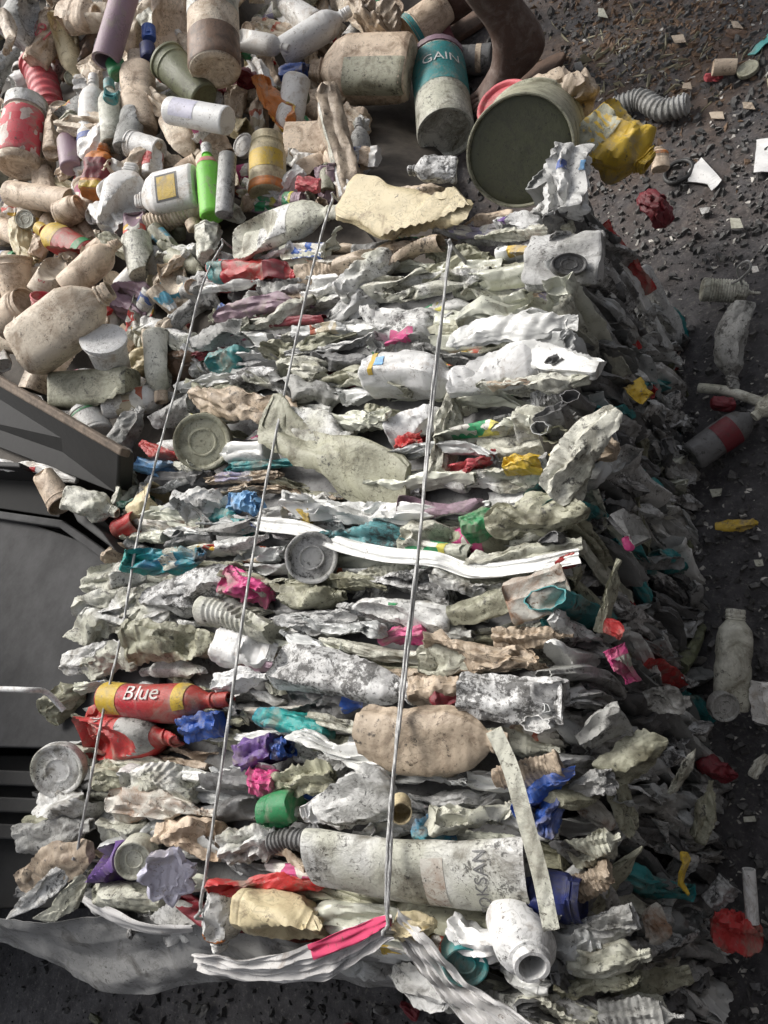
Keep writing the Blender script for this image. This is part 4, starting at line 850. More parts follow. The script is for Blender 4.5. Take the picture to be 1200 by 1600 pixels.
B('wide', 655, 985, 730, 985, 34, 'white', 'white neck piece right of the bright magenta film', z=.015)
B('leaf', 700, 960, 822, 935, 50, 'olive', 'olive pointed shell right of the right cord', z=.015, face=True)
B('box', 795, 945, 892, 915, 76, 'rust', 'square brown-stained box at the right edge of the bale', z=.03, face=True, t=.5, lm='square brown-stained box')
B('bottle', 765, 990, 890, 985, 38, 'tan', 'tan squashed bottle with ridged end at the right edge', z=.02, ribs=8)
B('can', 305, 944, 415, 968, 48, 'white', 'white ribbed accordion-like can touching the middle cord', z=.03, ribs=9, crease=.2, lm='white ribbed can')
B('tub', 345, 1010, 200, 1005, 84, 'olive', 'large olive and tan crushed tub with a folded rim', z=.035, face=True, t=.6, ribs=3, crease=.7, lm='large olive crushed tub')
B('wide', 325, 1000, 415, 1012, 58, 'clean', 'smooth white bulge under the middle cord', z=.02, crease=.3)
B('wide', 412, 1030, 648, 1062, 72, 'black', 'big white bottle covered in black specks between middle and right cords', z=.04, crease=.3, dents=2, t=1.0, lm='big black-specked bottle')
B('can', 632, 1070, 712, 1062, 62, 'tan', 'tan smooth bottle base crossing the right cord', z=.03, crease=.3)
B('spike', 668, 1085, 728, 1070, 52, 'maroon', 'dark red transparent shell right of the right cord', z=.025, lm='dark red shell')
B('bottle', 640, 1010, 885, 1036, 52, 'tan', 'long whitish tan bottle whose ringed neck sticks out at the right edge', z=.04, lm='long ringed neck bottle', crease=.4, ribs=0)
B('wide', 640, 1030, 780, 1020, 46, 'pale', 'pale crushed shoulder behind the long ringed neck bottle', z=.02)
B('can', 722, 1085, 890, 1108, 84, 'black', 'white can smeared with black paint near the right edge', z=.045, face=True, t=.7, crease=.35, lm='black-smeared white can')
B('bottle', 150, 1088, 340, 1086, 50, 'redmix', 'red wrapper with yellow ends across the left cord', z=.04, dents=0, crease=.05, lm='red wrapper with yellow ends', lab=('yellow', .03, .2, 2.4), lab2=('yellow', .66, .74, 2.), txt=('Blue', .17, .42, 'white'))
B('leaf', 120, 1130, 170, 1090, 46, 'red', 'red triangular film on the left edge', z=.03, lm='red triangular film')
B('bottle', 92, 1148, 262, 1142, 54, 'red', 'crushed bottle with a bright red label and grey ribbed end at the left', z=.035, lab=('grey', .55, .8, 3.0), crease=.2, lm='bright red label bottle', txt=('CAL', .13, .33, 'white', 1.57))
B('bottle', 325, 1062, 405, 1052, 36, 'clean', 'white curled piece under the middle cord, near half', z=.02)
B('can', 275, 1132, 332, 1122, 42, 'blue', 'blue crushed can right of the left cord', z=.02, lm='blue crushed can')
B('bag', 385, 1110, 505, 1142, 42, 'bluegrn', 'dark film with blue and green stripes right of the middle cord', z=.02, lm='blue striped film')
B('bottle', 430, 1085, 572, 1098, 46, 'dgrey', 'dark grey bottle with a blue end below the big black-specked bottle', z=.015, lab=('blue', .7, .9, 2.2))
B('jug', 560, 1155, 800, 1175, 118, 'tan', 'very large tan oval jug squashed flat under the right cord', z=.045, face=True, t=.5, crease=.35, dents=2, lm='very large tan oval jug')
B('can', 362, 1172, 415, 1162, 52, 'purple', 'shiny purple dented container on the middle cord', z=.03, lm='purple dented container', crease=.3)
B('cap', 415, 1170, 440, 1160, 34, 'blue', 'blue cap right of the purple container', z=.02)
B('bottle', 440, 1160, 630, 1190, 46, 'gwhite', 'white grooved bottle left of the right cord, near half', z=.03, lm='white grooved bottle')
B('tube', 380, 1215, 420, 1218, 48, 'pink', 'magenta end piece beside the olive squashed cup', z=.03)
B('tub', 412, 1218, 512, 1204, 52, 'olive', 'olive and rust squashed cup right of the middle cord', z=.03)
B('can', 402, 1268, 448, 1258, 50, 'green', 'glossy green dented lid right of the middle cord', z=.03, crease=.2, lm='glossy green lid')
B('bag', 615, 1235, 490, 1262, 112, 'speck', 'large grey fan-shaped bottle base with radiating grooves', z=.045, face=True, t=.4, crease=.6, lm='grey fan-shaped base')
B('cap', 470, 1268, 500, 1262, 42, 'clean', 'clean white rounded piece left of the grey fan-shaped base', z=.03)
hose([(425, 1318), (450, 1310), (480, 1312), (505, 1290)], TOP + .01, 34, 'dgrey', 'short dark corrugated hose between middle and right cords')
facing(88, 1205, 84, 'white', 'round white tub bottom facing up at the left edge of the bale', .035, h_=.012)
B('bag', 35, 1252, 130, 1248, 60, 'white', 'white crumpled film under the round white tub bottom', z=.03, crease=1.2)
B('bottle', 30, 1318, 140, 1296, 66, 'grey', 'grey crushed bottle on the left edge, near corner', z=.02, face=True, t=.7)
B('wide', 135, 1205, 190, 1205, 50, 'olive', 'olive speckled bottle left of the left cord, near end', z=.02)
B('can', 170, 1210, 290, 1218, 56, 'white', 'white ribbed can right of the left cord, near end', z=.035, ribs=8, crease=.4)
B('bottle', 160, 1255, 320, 1262, 50, 'rust', 'rust-stained white bottle below the white ribbed can', z=.03, lm='rust-stained bottle')
B('bottle', 140, 1310, 225, 1305, 62, 'white', 'white dented bottle with dark stripes near the purple cap', z=.025)
B('jar', 320, 1308, 232, 1302, 60, 'beige', 'beige jar crushed between left and middle cords at the near end', z=.025)
B('wide', 332, 1318, 412, 1302, 66, 'white', 'white mould-spotted bottle right of the middle cord, near end', z=.035, crease=.5)
B('can', 130, 1350, 182, 1340, 54, 'purple', 'dark purple cap-like container near the near left corner', z=.035, crease=.2, lm='dark purple container')
facing(207, 1346, 60, 'pale', 'oval white lid right of the dark purple container', .045, h_=.02)
facing(262, 1374, 102, 'lilac', 'large lilac-white oval lid at the near end of the bale', .035, h_=.008, n=VIEWUP + np.array([.25, -.2, 0]), crease=.4)
B('leaf', 135, 1385, 240, 1412, 44, 'pale', 'pale flattened bottle under the large lilac oval lid', z=.01)
B('bottle', 338, 1382, 318, 1482, 54, 'white', 'white bottle with an orange band hanging neck-down over the near edge', z=.04, k=.3, lab=('orange', .70, .78, 2.8), crease=.3, lm='orange banded bottle')
B('tube', 325, 1360, 492, 1388, 28, 'red', 'long glossy red film at the near end', z=.035, lm='long glossy red film')
B('jar', 358, 1415, 492, 1452, 72, 'cream', 'cream jar stained brown lying at the near edge', z=.05, crease=.25, dents=2, lm='cream jar')
B('can', 488, 1350, 832, 1376, 112, 'white', 'largest white bottle with embossed letters TOKSAN across the near end', z=.055, face=True, t=.5, crease=.15, dents=0, lm='embossed white bottle', txt=('TOKSAN', .078, .82, 'dgrey', 1.57), lab=('rust', .56, .66, 1.6))
facing(627, 1272, 34, 'cream', 'pale round cap standing on the right cord near the near end', .065, h_=.035, kind='cap')
B('cap', 640, 1300, 690, 1285, 44, 'bluegrn', 'dark blue collar under the pale round cap', z=.02)
B('bottle', 660, 1290, 825, 1280, 52, 'pale', 'greenish speckled bottle above the embossed white bottle', z=.03)
B('bag', 790, 1262, 895, 1205, 34, 'blue', 'royal blue cloth strip behind the long white strip', z=.03, lm='royal blue cloth', crease=1.1)
B('leaf', 838, 1298, 866, 1235, 42, 'blue', 'deep blue crumpled flap right of the long white strip', z=.03)
B('tub', 772, 1222, 880, 1200, 62, 'tan', 'tan and white accordion-folded cup under the blue cloth', z=.035, ribs=9, face=True)
B('jar', 812, 1392, 898, 1402, 66, 'navy', 'dark navy jar behind the end of the white strip', z=.03, crease=.2, lm='dark navy jar')
PROF['mouth'] = [(0.0, 0.0), (0.0, .8), (.05, 1), (.62, 1), (.72, .92), (.80, .62), (.82, .54), (.82, .66), (.86, .67), (.87, .56), (.97, .58), (1.0, .56), (1.0, .44), (.9, .42), (.4, .42), (.38, 0)]
NAMES['mouth'] = 'plastic_jug'; CATS['mouth'] = 'jug'
mc = at(832, 1512, TOP + .075); md_ = mc - (VIEWUP + np.array([.03, -.02, 0])) * .075
container('mouth', md_, mc, .027, .024, 'clean', 'white jug with an open round dark mouth towards the camera at the near right corner', G2, up=np.array([0, 1., 0]), dents=1, crease=.15)
HAND.append((820, 1490, 40, 40, 'open-mouthed white jug'))
facing(728, 1512, 74, 'teal', 'teal round lid at the near edge, left of the open-mouthed jug', .03, h_=.02, oval=.85)
B('bottle', 690, 1450, 800, 1492, 50, 'clean', 'white bent bottle above the teal round lid', z=.035, crease=.5)
B('wide', 858, 1480, 930, 1470, 74, 'ggrey', 'grey bulging bottle right of the open-mouthed jug', z=.02, crease=.4)
B('leaf', 20, 1370, 140, 1340, 78, 'tan', 'tan leathery torn bag at the near left corner', z=.03, face=True, t=.3, crease=1.)
B('spike', 130, 1372, 70, 1462, 44, 'pale', 'pointed pale sheet tip hanging over the near left corner', z=.035, face=True, t=.25, crease=.6)
B('spike', 110, 1360, 10, 1440, 40, 'white', 'pointed whitish sheet tip at the extreme left of the near corner', z=.03, face=True, t=.25, crease=.6)
for i, (u, v, w_) in enumerate([(180, 905, 76), (165, 950, 86), (150, 985, 80), (200, 935, 70), (215, 970, 60), (140, 1030, 66), (170, 1040, 60)]):
    B('bag', u - 48, v + 10, u + 48, v - 14, w_ * .75, 'white', 'white crinkled film bag piled on the left edge of the bale', z=.015, face=True, t=.6, crease=1.3, lm='white crinkled film bag', group='crinkled film bags at the left edge of the bale', seed=500 + i)
B('bag', 60, 1110, 110, 1070, 40, 'olive', 'frayed olive film tuft sticking out at the left edge', z=.01, crease=1.5)
for i, (u0, v0, u1, v1, w_, c, kd, lb_) in enumerate([
    (880, 1500, 1010, 1490, 46, 'pale', 'bottle', 'pale squashed bottle right of the open-mouthed jug'), (860, 1545, 1000, 1530, 44, 'olive', 'wide', 'olive squashed bottle below and right of the open-mouthed jug'),
    (800, 1585, 960, 1575, 54, 'pale', 'bottle', 'pale ribbed bottle cut by the bottom edge of the picture'), (740, 1570, 830, 1590, 50, 'white', 'wide', 'white stained bottle at the bottom edge beside the pleated sacking'),
    (930, 1590, 1060, 1580, 50, 'grey', 'jug', 'grey squashed jug at the bottom edge right of the pale ribbed bottle'), (690, 1545, 760, 1560, 40, 'grey', 'tub', 'grey squashed tub under the teal round lid'),
    (905, 1455, 985, 1430, 44, 'grey', 'can', 'grey canister behind the bulging grey bottle'), (880, 1330, 960, 1300, 52, 'pale', 'wide', 'pale ribbed bottle between the white strip and the shaded side'), (890, 1390, 950, 1360, 46, 'tan', 'can', 'tan ribbed can right of the dark navy jar'),
    (880, 1230, 950, 1210, 44, 'grey', 'tub', 'grey tub mouth at the right of the royal blue cloth')]):
    B(kd, u0, v0, u1, v1, w_, c, lb_, z=.0 if v0 > 1500 else .01, crease=.5, ribs=7 if 'ribbed' in lb_ else 0)
# larger pieces on the shaded lower right
SR = 'crushed plastic in the shaded right side'
def sid(kind, u0, v0, u1, v1, w_, col, label, z=.35, **kw):
    P0, P1, d = ends(u0, v0, u1, v1, z, .4); hw = d * w_ / 2 / FPX
    kw.setdefault('dents', 4); kw.setdefault('crease', .9); kw.setdefault('bend', .08)
    return container(kind, P0, P1, hw, hw * kw.pop('t', .4), col, label, G2, up=VIEWUP * .5 + np.array([1., 0, 0.2]), **kw)
sid('spike', 930, 1200, 1045, 1160, 90, 'olive', 'large olive pleated shell with a pointed tip in the shaded lower right', z=.37)
sid('leaf', 1000, 1300, 940, 1200, 60, 'olive', 'olive folded panel under the pleated shell', z=.34)
sid('spike', 900, 1440, 1000, 1320, 60, 'olive', 'olive sheet with a pale rim slanting up in the shaded lower right', z=.35)
sid('spike', 1045, 1240, 1088, 1170, 34, 'pale', 'pale pointed spike at the right outline of the bale', z=.26)
sid('bag', 905, 1250, 960, 1290, 40, 'rust', 'rust-brown stained rag in the shaded lower right', z=.36)
sid('bag', 1065, 1330, 1075, 1400, 22, 'yellow', 'yellow-green narrow wrapper in the shaded lower right', z=.22)
sid('tub', 960, 1510, 975, 1480, 44, 'grey', 'small grey cup with a torn rim near the bottom right of the bale', z=.33)
sid('leaf', 950, 1560, 1080, 1520, 60, 'olive', 'olive curved shell at the bottom right of the bale', z=.28)
sid('leaf', 900, 1590, 1040, 1570, 60, 'pale', 'pale curved shell at the bottom edge of the picture', z=.30)
sid('bag', 1010, 1420, 1040, 1470, 60, 'rust', 'brown-rust crumpled film in the shaded lower right', z=.28)
sid('can', 960, 1010, 985, 1070, 50, 'pink', 'pink and red crushed can in the shaded right side', z=.36, lab=('white', .3, .6, 2.))
sid('cap', 945, 975, 975, 985, 34, 'red', 'red round cap in the shaded right side above the pink can', z=.38)
sid('leaf', 870, 885, 905, 872, 30, 'red', 'small red flap at the right edge beside the stained box', z=.42)
sid('box', 985, 600, 1010, 625, 44, 'yellow', 'yellow label scrap in the shaded right side near the far end', z=.28)
sid('can', 965, 800, 1000, 850, 56, 'grey', 'smooth grey bottle in the upper shaded right side', z=.36, crease=.2)
sid('bag', 975, 840, 990, 860, 24, 'pink', 'small pink film under the smooth grey bottle', z=.36)
sid('bottle', 940, 990, 960, 870, 40, 'olive', 'olive bottle standing in the shaded right side', z=.38)
sid('bottle', 1010, 1100, 1080, 1090, 50, 'grey', 'grey crushed bottle in the shaded right side level with the black-smeared can', z=.28)
sid('box', 905, 1160, 975, 1120, 60, 'grey', 'grey folded box panel beside the black-smeared can', z=.40)

# ------------------------------------------------------------------ bale fill: rows of squashed containers between and below the ones above
BM = [(a, b, n) for a, b, _, _, n in HAND if len(n.split()) <= 5]
fr = random.Random(77); bc = ['white'] * 6 + ['gwhite'] * 7 + ['ggrey'] * 5 + ['gpale'] * 6 + ['grey'] * 5 + ['pale'] * 6 + ['speck'] * 6 + ['olive'] * 7 + ['black', 'black', 'tan', 'tan', 'rust', 'clean', 'dgrey', 'beige', 'white', 'mauve', 'teal', 'maroon', 'dgrey']
nfill = 0
s = 0.012
while s < 1.03:
    t = fr.uniform(-.05, .02)
    while t < 0.97:
        L_ = fr.uniform(.11, .27); dt = L_ / .85
        a, b = bq(s, t), bq(s + fr.uniform(-.012, .012), min(t + dt, 1.0)); t += dt * fr.uniform(.72, .9)
        th = fr.choice([fr.uniform(.008, .013), fr.uniform(.011, .020)]); zz = TOP + fr.uniform(-.012, .014)
        P0 = np.array([a[0], a[1], zz]); P1 = np.array([b[0], b[1], zz + fr.uniform(-.008, .008)])
        if fr.random() < .5: P0, P1 = P1, P0
        u, v = px((P0 + P1) / 2)
        cover = sum(1 for (hu, hv, hl, hw_, _) in HAND if abs(u - hu) < hl * .6 and abs(v - hv) < hw_ * .5)
        if cover and fr.random() < .85: continue
        if sum(1 for (hu, hv, hl, hw_, _) in HAND if abs(u - hu) < hl and abs(v - hv) < hw_ * .9): P0[2] -= .014; P1[2] -= .014
        kind = fr.choice(['bottle', 'bottle', 'bottle', 'wide', 'wide', 'jug', 'leaf', 'tub', 'can', 'jar']); c = fr.choice(bc); ribs = fr.choice([0, 0, 0, 6, 9]) if kind in ('bottle', 'can', 'wide') else 0
        look = NICE.get(c, c) + (' ribbed' if ribs else '') + (' squashed' if kind != 'bag' else ' crumpled')
        thz = th * fr.uniform(1.3, 2.0)
        P0[2] -= thz * .6; P1[2] -= thz * .6
        lb = None
        if fr.random() < .2: lb = (printed(*fr.choice(PRN)), .15, .6, 2.8)
        if lb: look += ' labelled'
        container(kind, P0, P1, th, thz, c, uniq(look, CATS[kind], u, v, BM), G2, up=np.array([fr.uniform(-.15, .15), .15 + fr.uniform(-.25, .25), 1.0]), name=NAMES[kind].replace('plastic_', 'crushed_'), dents=4, crease=fr.uniform(.25, .55), bend=.05, twist=.4, ribs=ribs, lab=lb, seg=40)
        nfill += 1
    s += fr.uniform(.015, .021)
print('fill', nfill)
# shaded right side: pieces squeezed edge-on, their long way running down and along the side
fr = random.Random(31); ns = 0
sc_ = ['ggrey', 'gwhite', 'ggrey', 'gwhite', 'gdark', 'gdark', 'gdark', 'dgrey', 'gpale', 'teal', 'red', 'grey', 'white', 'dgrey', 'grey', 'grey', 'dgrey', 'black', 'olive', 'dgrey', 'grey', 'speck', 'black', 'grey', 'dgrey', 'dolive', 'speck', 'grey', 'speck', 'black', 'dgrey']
yy = -0.20
while yy < 0.86:
    zz = .405
    while zz > 0.01:
        f = 1 - zz / .4; x = -.289 + .050 * f + fr.uniform(-.008, .010); L_ = fr.uniform(.10, .20)
        C = np.array([x, yy + fr.uniform(-.01, .01), zz - L_ * .3]); a = fr.gauss(0, .28); dv = np.array([.12 + fr.uniform(-.1, .1), math.sin(a), -math.cos(a)]) * L_ / 2
        kind = fr.choice(['bag', 'bottle', 'bottle', 'tub', 'leaf', 'wide', 'jar', 'can']); th = fr.uniform(.008, .017)
        c = fr.choice(sc_)
        row = 'upper' if zz > .27 else ('middle' if zz > .13 else 'lower')
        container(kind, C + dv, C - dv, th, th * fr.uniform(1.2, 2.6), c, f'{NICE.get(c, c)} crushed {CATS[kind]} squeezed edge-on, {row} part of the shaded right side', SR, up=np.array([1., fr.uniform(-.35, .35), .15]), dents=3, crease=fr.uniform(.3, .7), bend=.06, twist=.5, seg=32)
        ns += 1; zz -= fr.uniform(.055, .085)
    yy += fr.uniform(.021, .027)
# the front end and left end, mostly hidden
for i in range(26):
    t = fr.uniform(0, 1.0); p = bq(0, t); zz = fr.uniform(.30, .38); L_ = fr.uniform(.06, .14); C = np.array([p[0], p[1] - fr.uniform(0, .02), zz]); a = fr.uniform(-.5, .5)
    dv = np.array([math.cos(a), 0, math.sin(a)]) * L_ / 2
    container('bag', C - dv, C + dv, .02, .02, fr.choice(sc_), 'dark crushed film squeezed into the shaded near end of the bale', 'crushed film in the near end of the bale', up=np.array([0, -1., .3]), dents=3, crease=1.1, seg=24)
for i in range(34):
    s_ = fr.uniform(0, 1.0); p = bq(s_, 0); zz = fr.uniform(.30, .39); L_ = fr.uniform(.05, .10); C = np.array([p[0] + fr.uniform(-.01, .02), p[1], zz]); a = fr.uniform(-.6, .6)
    dv = np.array([.4, math.sin(a), -.6]) * L_ / 2; c = fr.choice(['white', 'pale', 'grey', 'olive', 'speck'])
    container('leaf', C - dv, C + dv, .018, .014, c, f'{NICE.get(c, c)} crushed flap poking out at the left edge of the bale', 'crushed flaps at the left edge of the bale', up=np.array([-1., 0, .6]), dents=3, crease=1., seg=24)
print('side', ns)

# ------------------------------------------------------------------ cords round the bale
cordm = simple((0.36, 0.36, 0.355), .45, 0.2, .3, 400, .3, 'cord')
def cord(pts, rr, label, twin=False):
    P = [at(u, v, TOP + z) for u, v, z in pts]
    a, b = P[0], P[-1]; d0 = P[0] - P[1]; d0 /= np.linalg.norm(d0); d1 = P[-1] - P[-2]; d1 /= np.linalg.norm(d1)
    P = [a + d0 * .02 - np.array([0, 0, .28])] + [a + d0 * .015 - np.array([0, 0, .02])] + P + [b + d1 * .012 - np.array([0, 0, .02]), b + d1 * .02 - np.array([0, 0, .28])]
    root = empty('binding_rope', Matrix.Translation(tuple(P[1]))); tag(root, label, 'cord', 'cords tied around the bale')
    for k, off in enumerate([0.0] if not twin else [-.0016, .0016]):
        V = []; F = []; Q = catmull(P, 30); kk = 8
        for i, q in enumerate(Q):
            t = Q[min(i + 1, len(Q) - 1)] - Q[max(i - 1, 0)]; t /= np.linalg.norm(t); a_ = np.cross(t, [1., 0.05, 0.02]); a_ /= np.linalg.norm(a_); b_ = np.cross(a_, t)
            q = q + b_ * off * math.cos(i * .05) + a_ * off * math.sin(i * .05)
            for j in range(kk):
                th = 2 * math.pi * j / kk + i * .25; r_ = rr * (1 + .12 * math.cos(2 * (2 * math.pi * j / kk))); V.append(q - P[1] + a_ * r_ * math.cos(th) + b_ * r_ * math.sin(th))
        for i in range(len(Q) - 1):
            for j in range(kk): F.append((i * kk + j, i * kk + (j + 1) % kk, (i + 1) * kk + (j + 1) % kk, (i + 1) * kk + j))
        o = mesh('strand', V, F, cordm); o.parent = root
cord([(346, 386, .03), (315, 450, .035), (285, 570, .03), (245, 715, .04), (215, 840, .045), (190, 990, .05), (162, 1110, .05), (138, 1240, .05), (122, 1330, .03)], .0021, 'left grey cord stretched along the bale over the red labels')
cord([(518, 318, .06), (487, 425, .04), (452, 580, .045), (415, 760, .05), (385, 930, .05), (355, 1140, .055), (322, 1360, .055), (314, 1420, .05)], .0021, 'middle grey cord stretched along the bale between two others')
cord([(703, 392, .04), (690, 500, .05), (672, 660, .05), (655, 850, .05), (632, 1050, .07), (616, 1200, .075), (608, 1330, .085), (606, 1440, .07)], .0018, 'right grey cord, the thickest, stretched along the bale to the tied white sacking', twin=True)
hose([(-20, 1076), (40, 1078), (72, 1082), (100, 1110)], TOP + .06, 9, 'clean', 'pale loose cord end sticking out over the steel deck', 'cord_end', 'cord', ribs=False, zs=[TOP + .10, TOP + .08, TOP + .05, TOP + .02])

# ------------------------------------------------------------------ sacking at the near end
def cloth(name, A, Bp, mat, label, cat, pleat=.004, npl=9, nx=70, ny=26, seed=0, thick=.0012, parent=None, crumple=.0016):
    """cloth between two lines of points, pleated, with its own thickness"""
    A = catmull(A, max(2, nx // (len(A) - 1))); Bq = catmull(Bp, max(2, nx // (len(Bp) - 1))); n = min(len(A), len(Bq)); V = []; m_ = ny + 1
    C = (A[0] + Bq[0]) / 2; Vs = []
    for i in range(n):
        ia = int(i * (len(A) - 1) / (n - 1)); ib = int(i * (len(Bq) - 1) / (n - 1))
        for j in range(m_):
            t = j / ny; p = A[ia] * (1 - t) + Bq[ib] * t
            h = pleat * (tri(np.array(t * npl + .25 * math.sin(i * .11 + seed) + seed)) * .6 + .7 * math.sin(t * npl * 2.3 + i * .05 + seed)) + pleat * .35 * math.sin(i * .35 + t * 7)
            Vs.append(p + VIEWUP * h)
    Vs = np.array(Vs); g = np.random.RandomState(seed + 50)
    for q in range(7):
        k = g.normal(size=3); k = k / np.linalg.norm(k) / (.075 * .72 ** q); Wp = Vs + .012 * np.sin(Vs[:, [1, 2, 0]] * 40 + q)
        Vs = Vs + (tri(Wp @ k + g.rand()) * (.5 + .5 * np.sin(Vs @ g.normal(size=3) * 18)))[:, None] * VIEWUP[None] * crumple * .62 ** q
    V = np.concatenate([Vs, Vs - VIEWUP * thick]) - C; S = n * m_; F = []
    for i in range(n - 1):
        for j in range(ny):
            q = (i * m_ + j, i * m_ + j + 1, (i + 1) * m_ + j + 1, (i + 1) * m_ + j); F.append(q); F.append(tuple(S + k for k in reversed(q)))
    for j in range(ny):
        for i in (0, n - 1): F.append((i * m_ + j, i * m_ + j + 1, S + i * m_ + j + 1, S + i * m_ + j))
    for i in range(n - 1):
        for j in (0, ny): F.append((i * m_ + j, (i + 1) * m_ + j, S + (i + 1) * m_ + j, S + i * m_ + j))
    o = mesh(name, V, F, mat, None, Matrix.Translation(tuple(C)), sharp=60)
    if label: tag(o, label, cat)
    return o
T_ = TOP
clothm = plastic((0.62, 0.61, 0.60), .15, .2, BR, .7, .2); clothg = plastic((0.30, 0.30, 0.295), .35, .2, GY, .6, .5); clothp = plastic((0.60, 0.05, 0.14), .1, .15, BR, .6, .2)
cloth('tarpaulin', [at(-60, 1425, T_ - .03), at(60, 1440, T_ - .02), at(180, 1430, T_ - .02), at(300, 1440, T_ - .02), at(430, 1470, T_ - .02), at(560, 1480, T_ - .02), at(700, 1500, T_ - .02), at(900, 1570, T_ - .03)],
      [at(-60, 1455, T_ - .12), at(60, 1495, T_ - .13), at(185, 1552, T_ - .14), at(290, 1540, T_ - .14), at(420, 1530, T_ - .14), at(560, 1542, T_ - .14), at(730, 1575, T_ - .15), at(900, 1640, T_ - .15)],
      clothg, 'grey tarpaulin hanging below the near edge of the bale', 'tarpaulin', .007, 2, 160, 60, 1, crumple=.0028)
cloth('white_sacking', [at(300, 1490, T_ - .01), at(400, 1500, T_), at(500, 1475, T_ + .02), at(560, 1445, T_ + .04), at(612, 1428, T_ + .06)],
      [at(310, 1515, T_ - .05), at(400, 1535, T_ - .05), at(500, 1535, T_ - .03), at(560, 1500, T_ + .01), at(616, 1465, T_ + .05)], clothm, 'white woven sacking stretched left from the knot on the right cord', 'sacking', .005, 6, 110, 50, 2)
cloth('pink_sacking', [at(480, 1478, T_ + .03), at(530, 1458, T_ + .045), at(575, 1442, T_ + .058), at(608, 1432, T_ + .07)],
      [at(490, 1500, T_ + .02), at(540, 1480, T_ + .035), at(580, 1462, T_ + .05), at(612, 1446, T_ + .065)], clothp, 'torn red and pink print band of sacking beside the knot', 'sacking', .003, 2, 40, 12, 3)
cloth('white_sacking', [at(622, 1425, T_ + .06), at(670, 1470, T_ + .06), at(720, 1525, T_ + .04), at(790, 1570, T_ + .02), at(880, 1625, T_)],
      [at(615, 1455, T_ + .05), at(640, 1500, T_ + .02), at(680, 1550, T_), at(740, 1610, T_ - .02), at(820, 1680, T_ - .04)], clothm, 'white woven sacking pleated down to the right from the knot', 'sacking', .006, 8, 110, 60, 4)
cloth('white_sacking', [at(120, 1395, T_ + .0), at(180, 1425, T_ + .01), at(240, 1445, T_ + .01), at(300, 1445, T_ + .01)],
      [at(130, 1412, T_ - .01), at(180, 1445, T_ - .02), at(240, 1462, T_ - .02), at(300, 1458, T_ - .02)], clothm, 'thin white sacking fold under the large lilac oval lid', 'sacking', .003, 2, 40, 12, 5)
def band(pts, w_, z, mat, label, name, cat, pleat, npl, thick, seed):
    P = np.array(pts, float); D_ = np.gradient(P, axis=0); D_ /= np.linalg.norm(D_, axis=1)[:, None]; n_ = np.stack([-D_[:, 1], D_[:, 0]], -1) * w_ / 2
    A = [at(u, v, TOP + z) for u, v in P + n_]; Bq = [at(u, v, TOP + z - .004) for u, v in P - n_]
    cloth(name, A, Bq, mat, label, cat, pleat, npl, 150, 16, seed, thick, crumple=.0012)
band([(405, 818), (470, 826), (530, 850), (600, 866), (680, 874), (740, 892), (820, 884), (905, 868)], 24, .026, P_('gwhite'), 'long white film strip snaking across the middle of the bale under the right cord', 'film_strip', 'film', .0028, 3, .001, 7)
band([(772, 1142), (798, 1200), (822, 1285), (845, 1370), (862, 1454)], 26, .066, P_('white'), 'long flat white plastic strip lying across the near right corner of the bale', 'plastic_strip', 'strip', .0008, 1, .0035, 8)
B('bag', 600, 1450, 668, 1440, 44, 'cream', 'knotted cream sacking where the right cord ends', z=.06, crease=1.3)
for i in range(26):
    g = random.Random(900 + i); u, v = g.uniform(120, 1000), g.uniform(1560, 1620)
    pil('leaf', u, v, u + g.uniform(-40, 40), v + g.uniform(-20, 20), g.uniform(10, 22), g.choice(['dgrey', 'grey', 'dark', 'dolive', 'maroon']), 'small dark plastic scrap lying on the black ground under the near end', zabs=.02, crease=.8, group='scraps on the ground under the near end')

# ------------------------------------------------------------------ the person squatting behind the bucket (only feet and shins are in the picture)
def skin_fig(name, chains, mat, parent=None, label=None, cat=None, sub=2):
    vs = []; es = []; rs = []; idx = {}
    for ch in chains:
        prev = None
        for key, p, r in ch:
            if key is not None and key in idx: i = idx[key]
            else:
                i = len(vs); vs.append(tuple(p)); rs.append(r if isinstance(r, tuple) else (r, r))
                if key is not None: idx[key] = i
            if prev is not None: es.append((prev, i))
            prev = i
    me = bpy.data.meshes.new(name); me.from_pydata(vs, es, []); o = bpy.data.objects.new(name, me); COL.objects.link(o)
    md = o.modifiers.new('skin', 'SKIN'); md.use_smooth_shade = True
    for i, r in enumerate(rs): me.skin_vertices[0].data[i].radius = r
    me.skin_vertices[0].data[0].use_root = True
    o.modifiers.new('sub', 'SUBSURF').levels = sub; o.modifiers['sub'].render_levels = sub
    me.materials.append(mat)
    if parent: o.parent = parent
    if label: tag(o, label, cat)
    return o
skinm = plastic((0.12, 0.07, 0.052), .5, .3, (0.24, 0.19, 0.165, 1), .5, .5)
heel = at(868, 84, .03); toe = at(806, 142, .015); fw = toe - heel; fw[2] = 0; FL = .235; fw = fw / np.linalg.norm(fw); side = np.array([-fw[1], fw[0], 0])
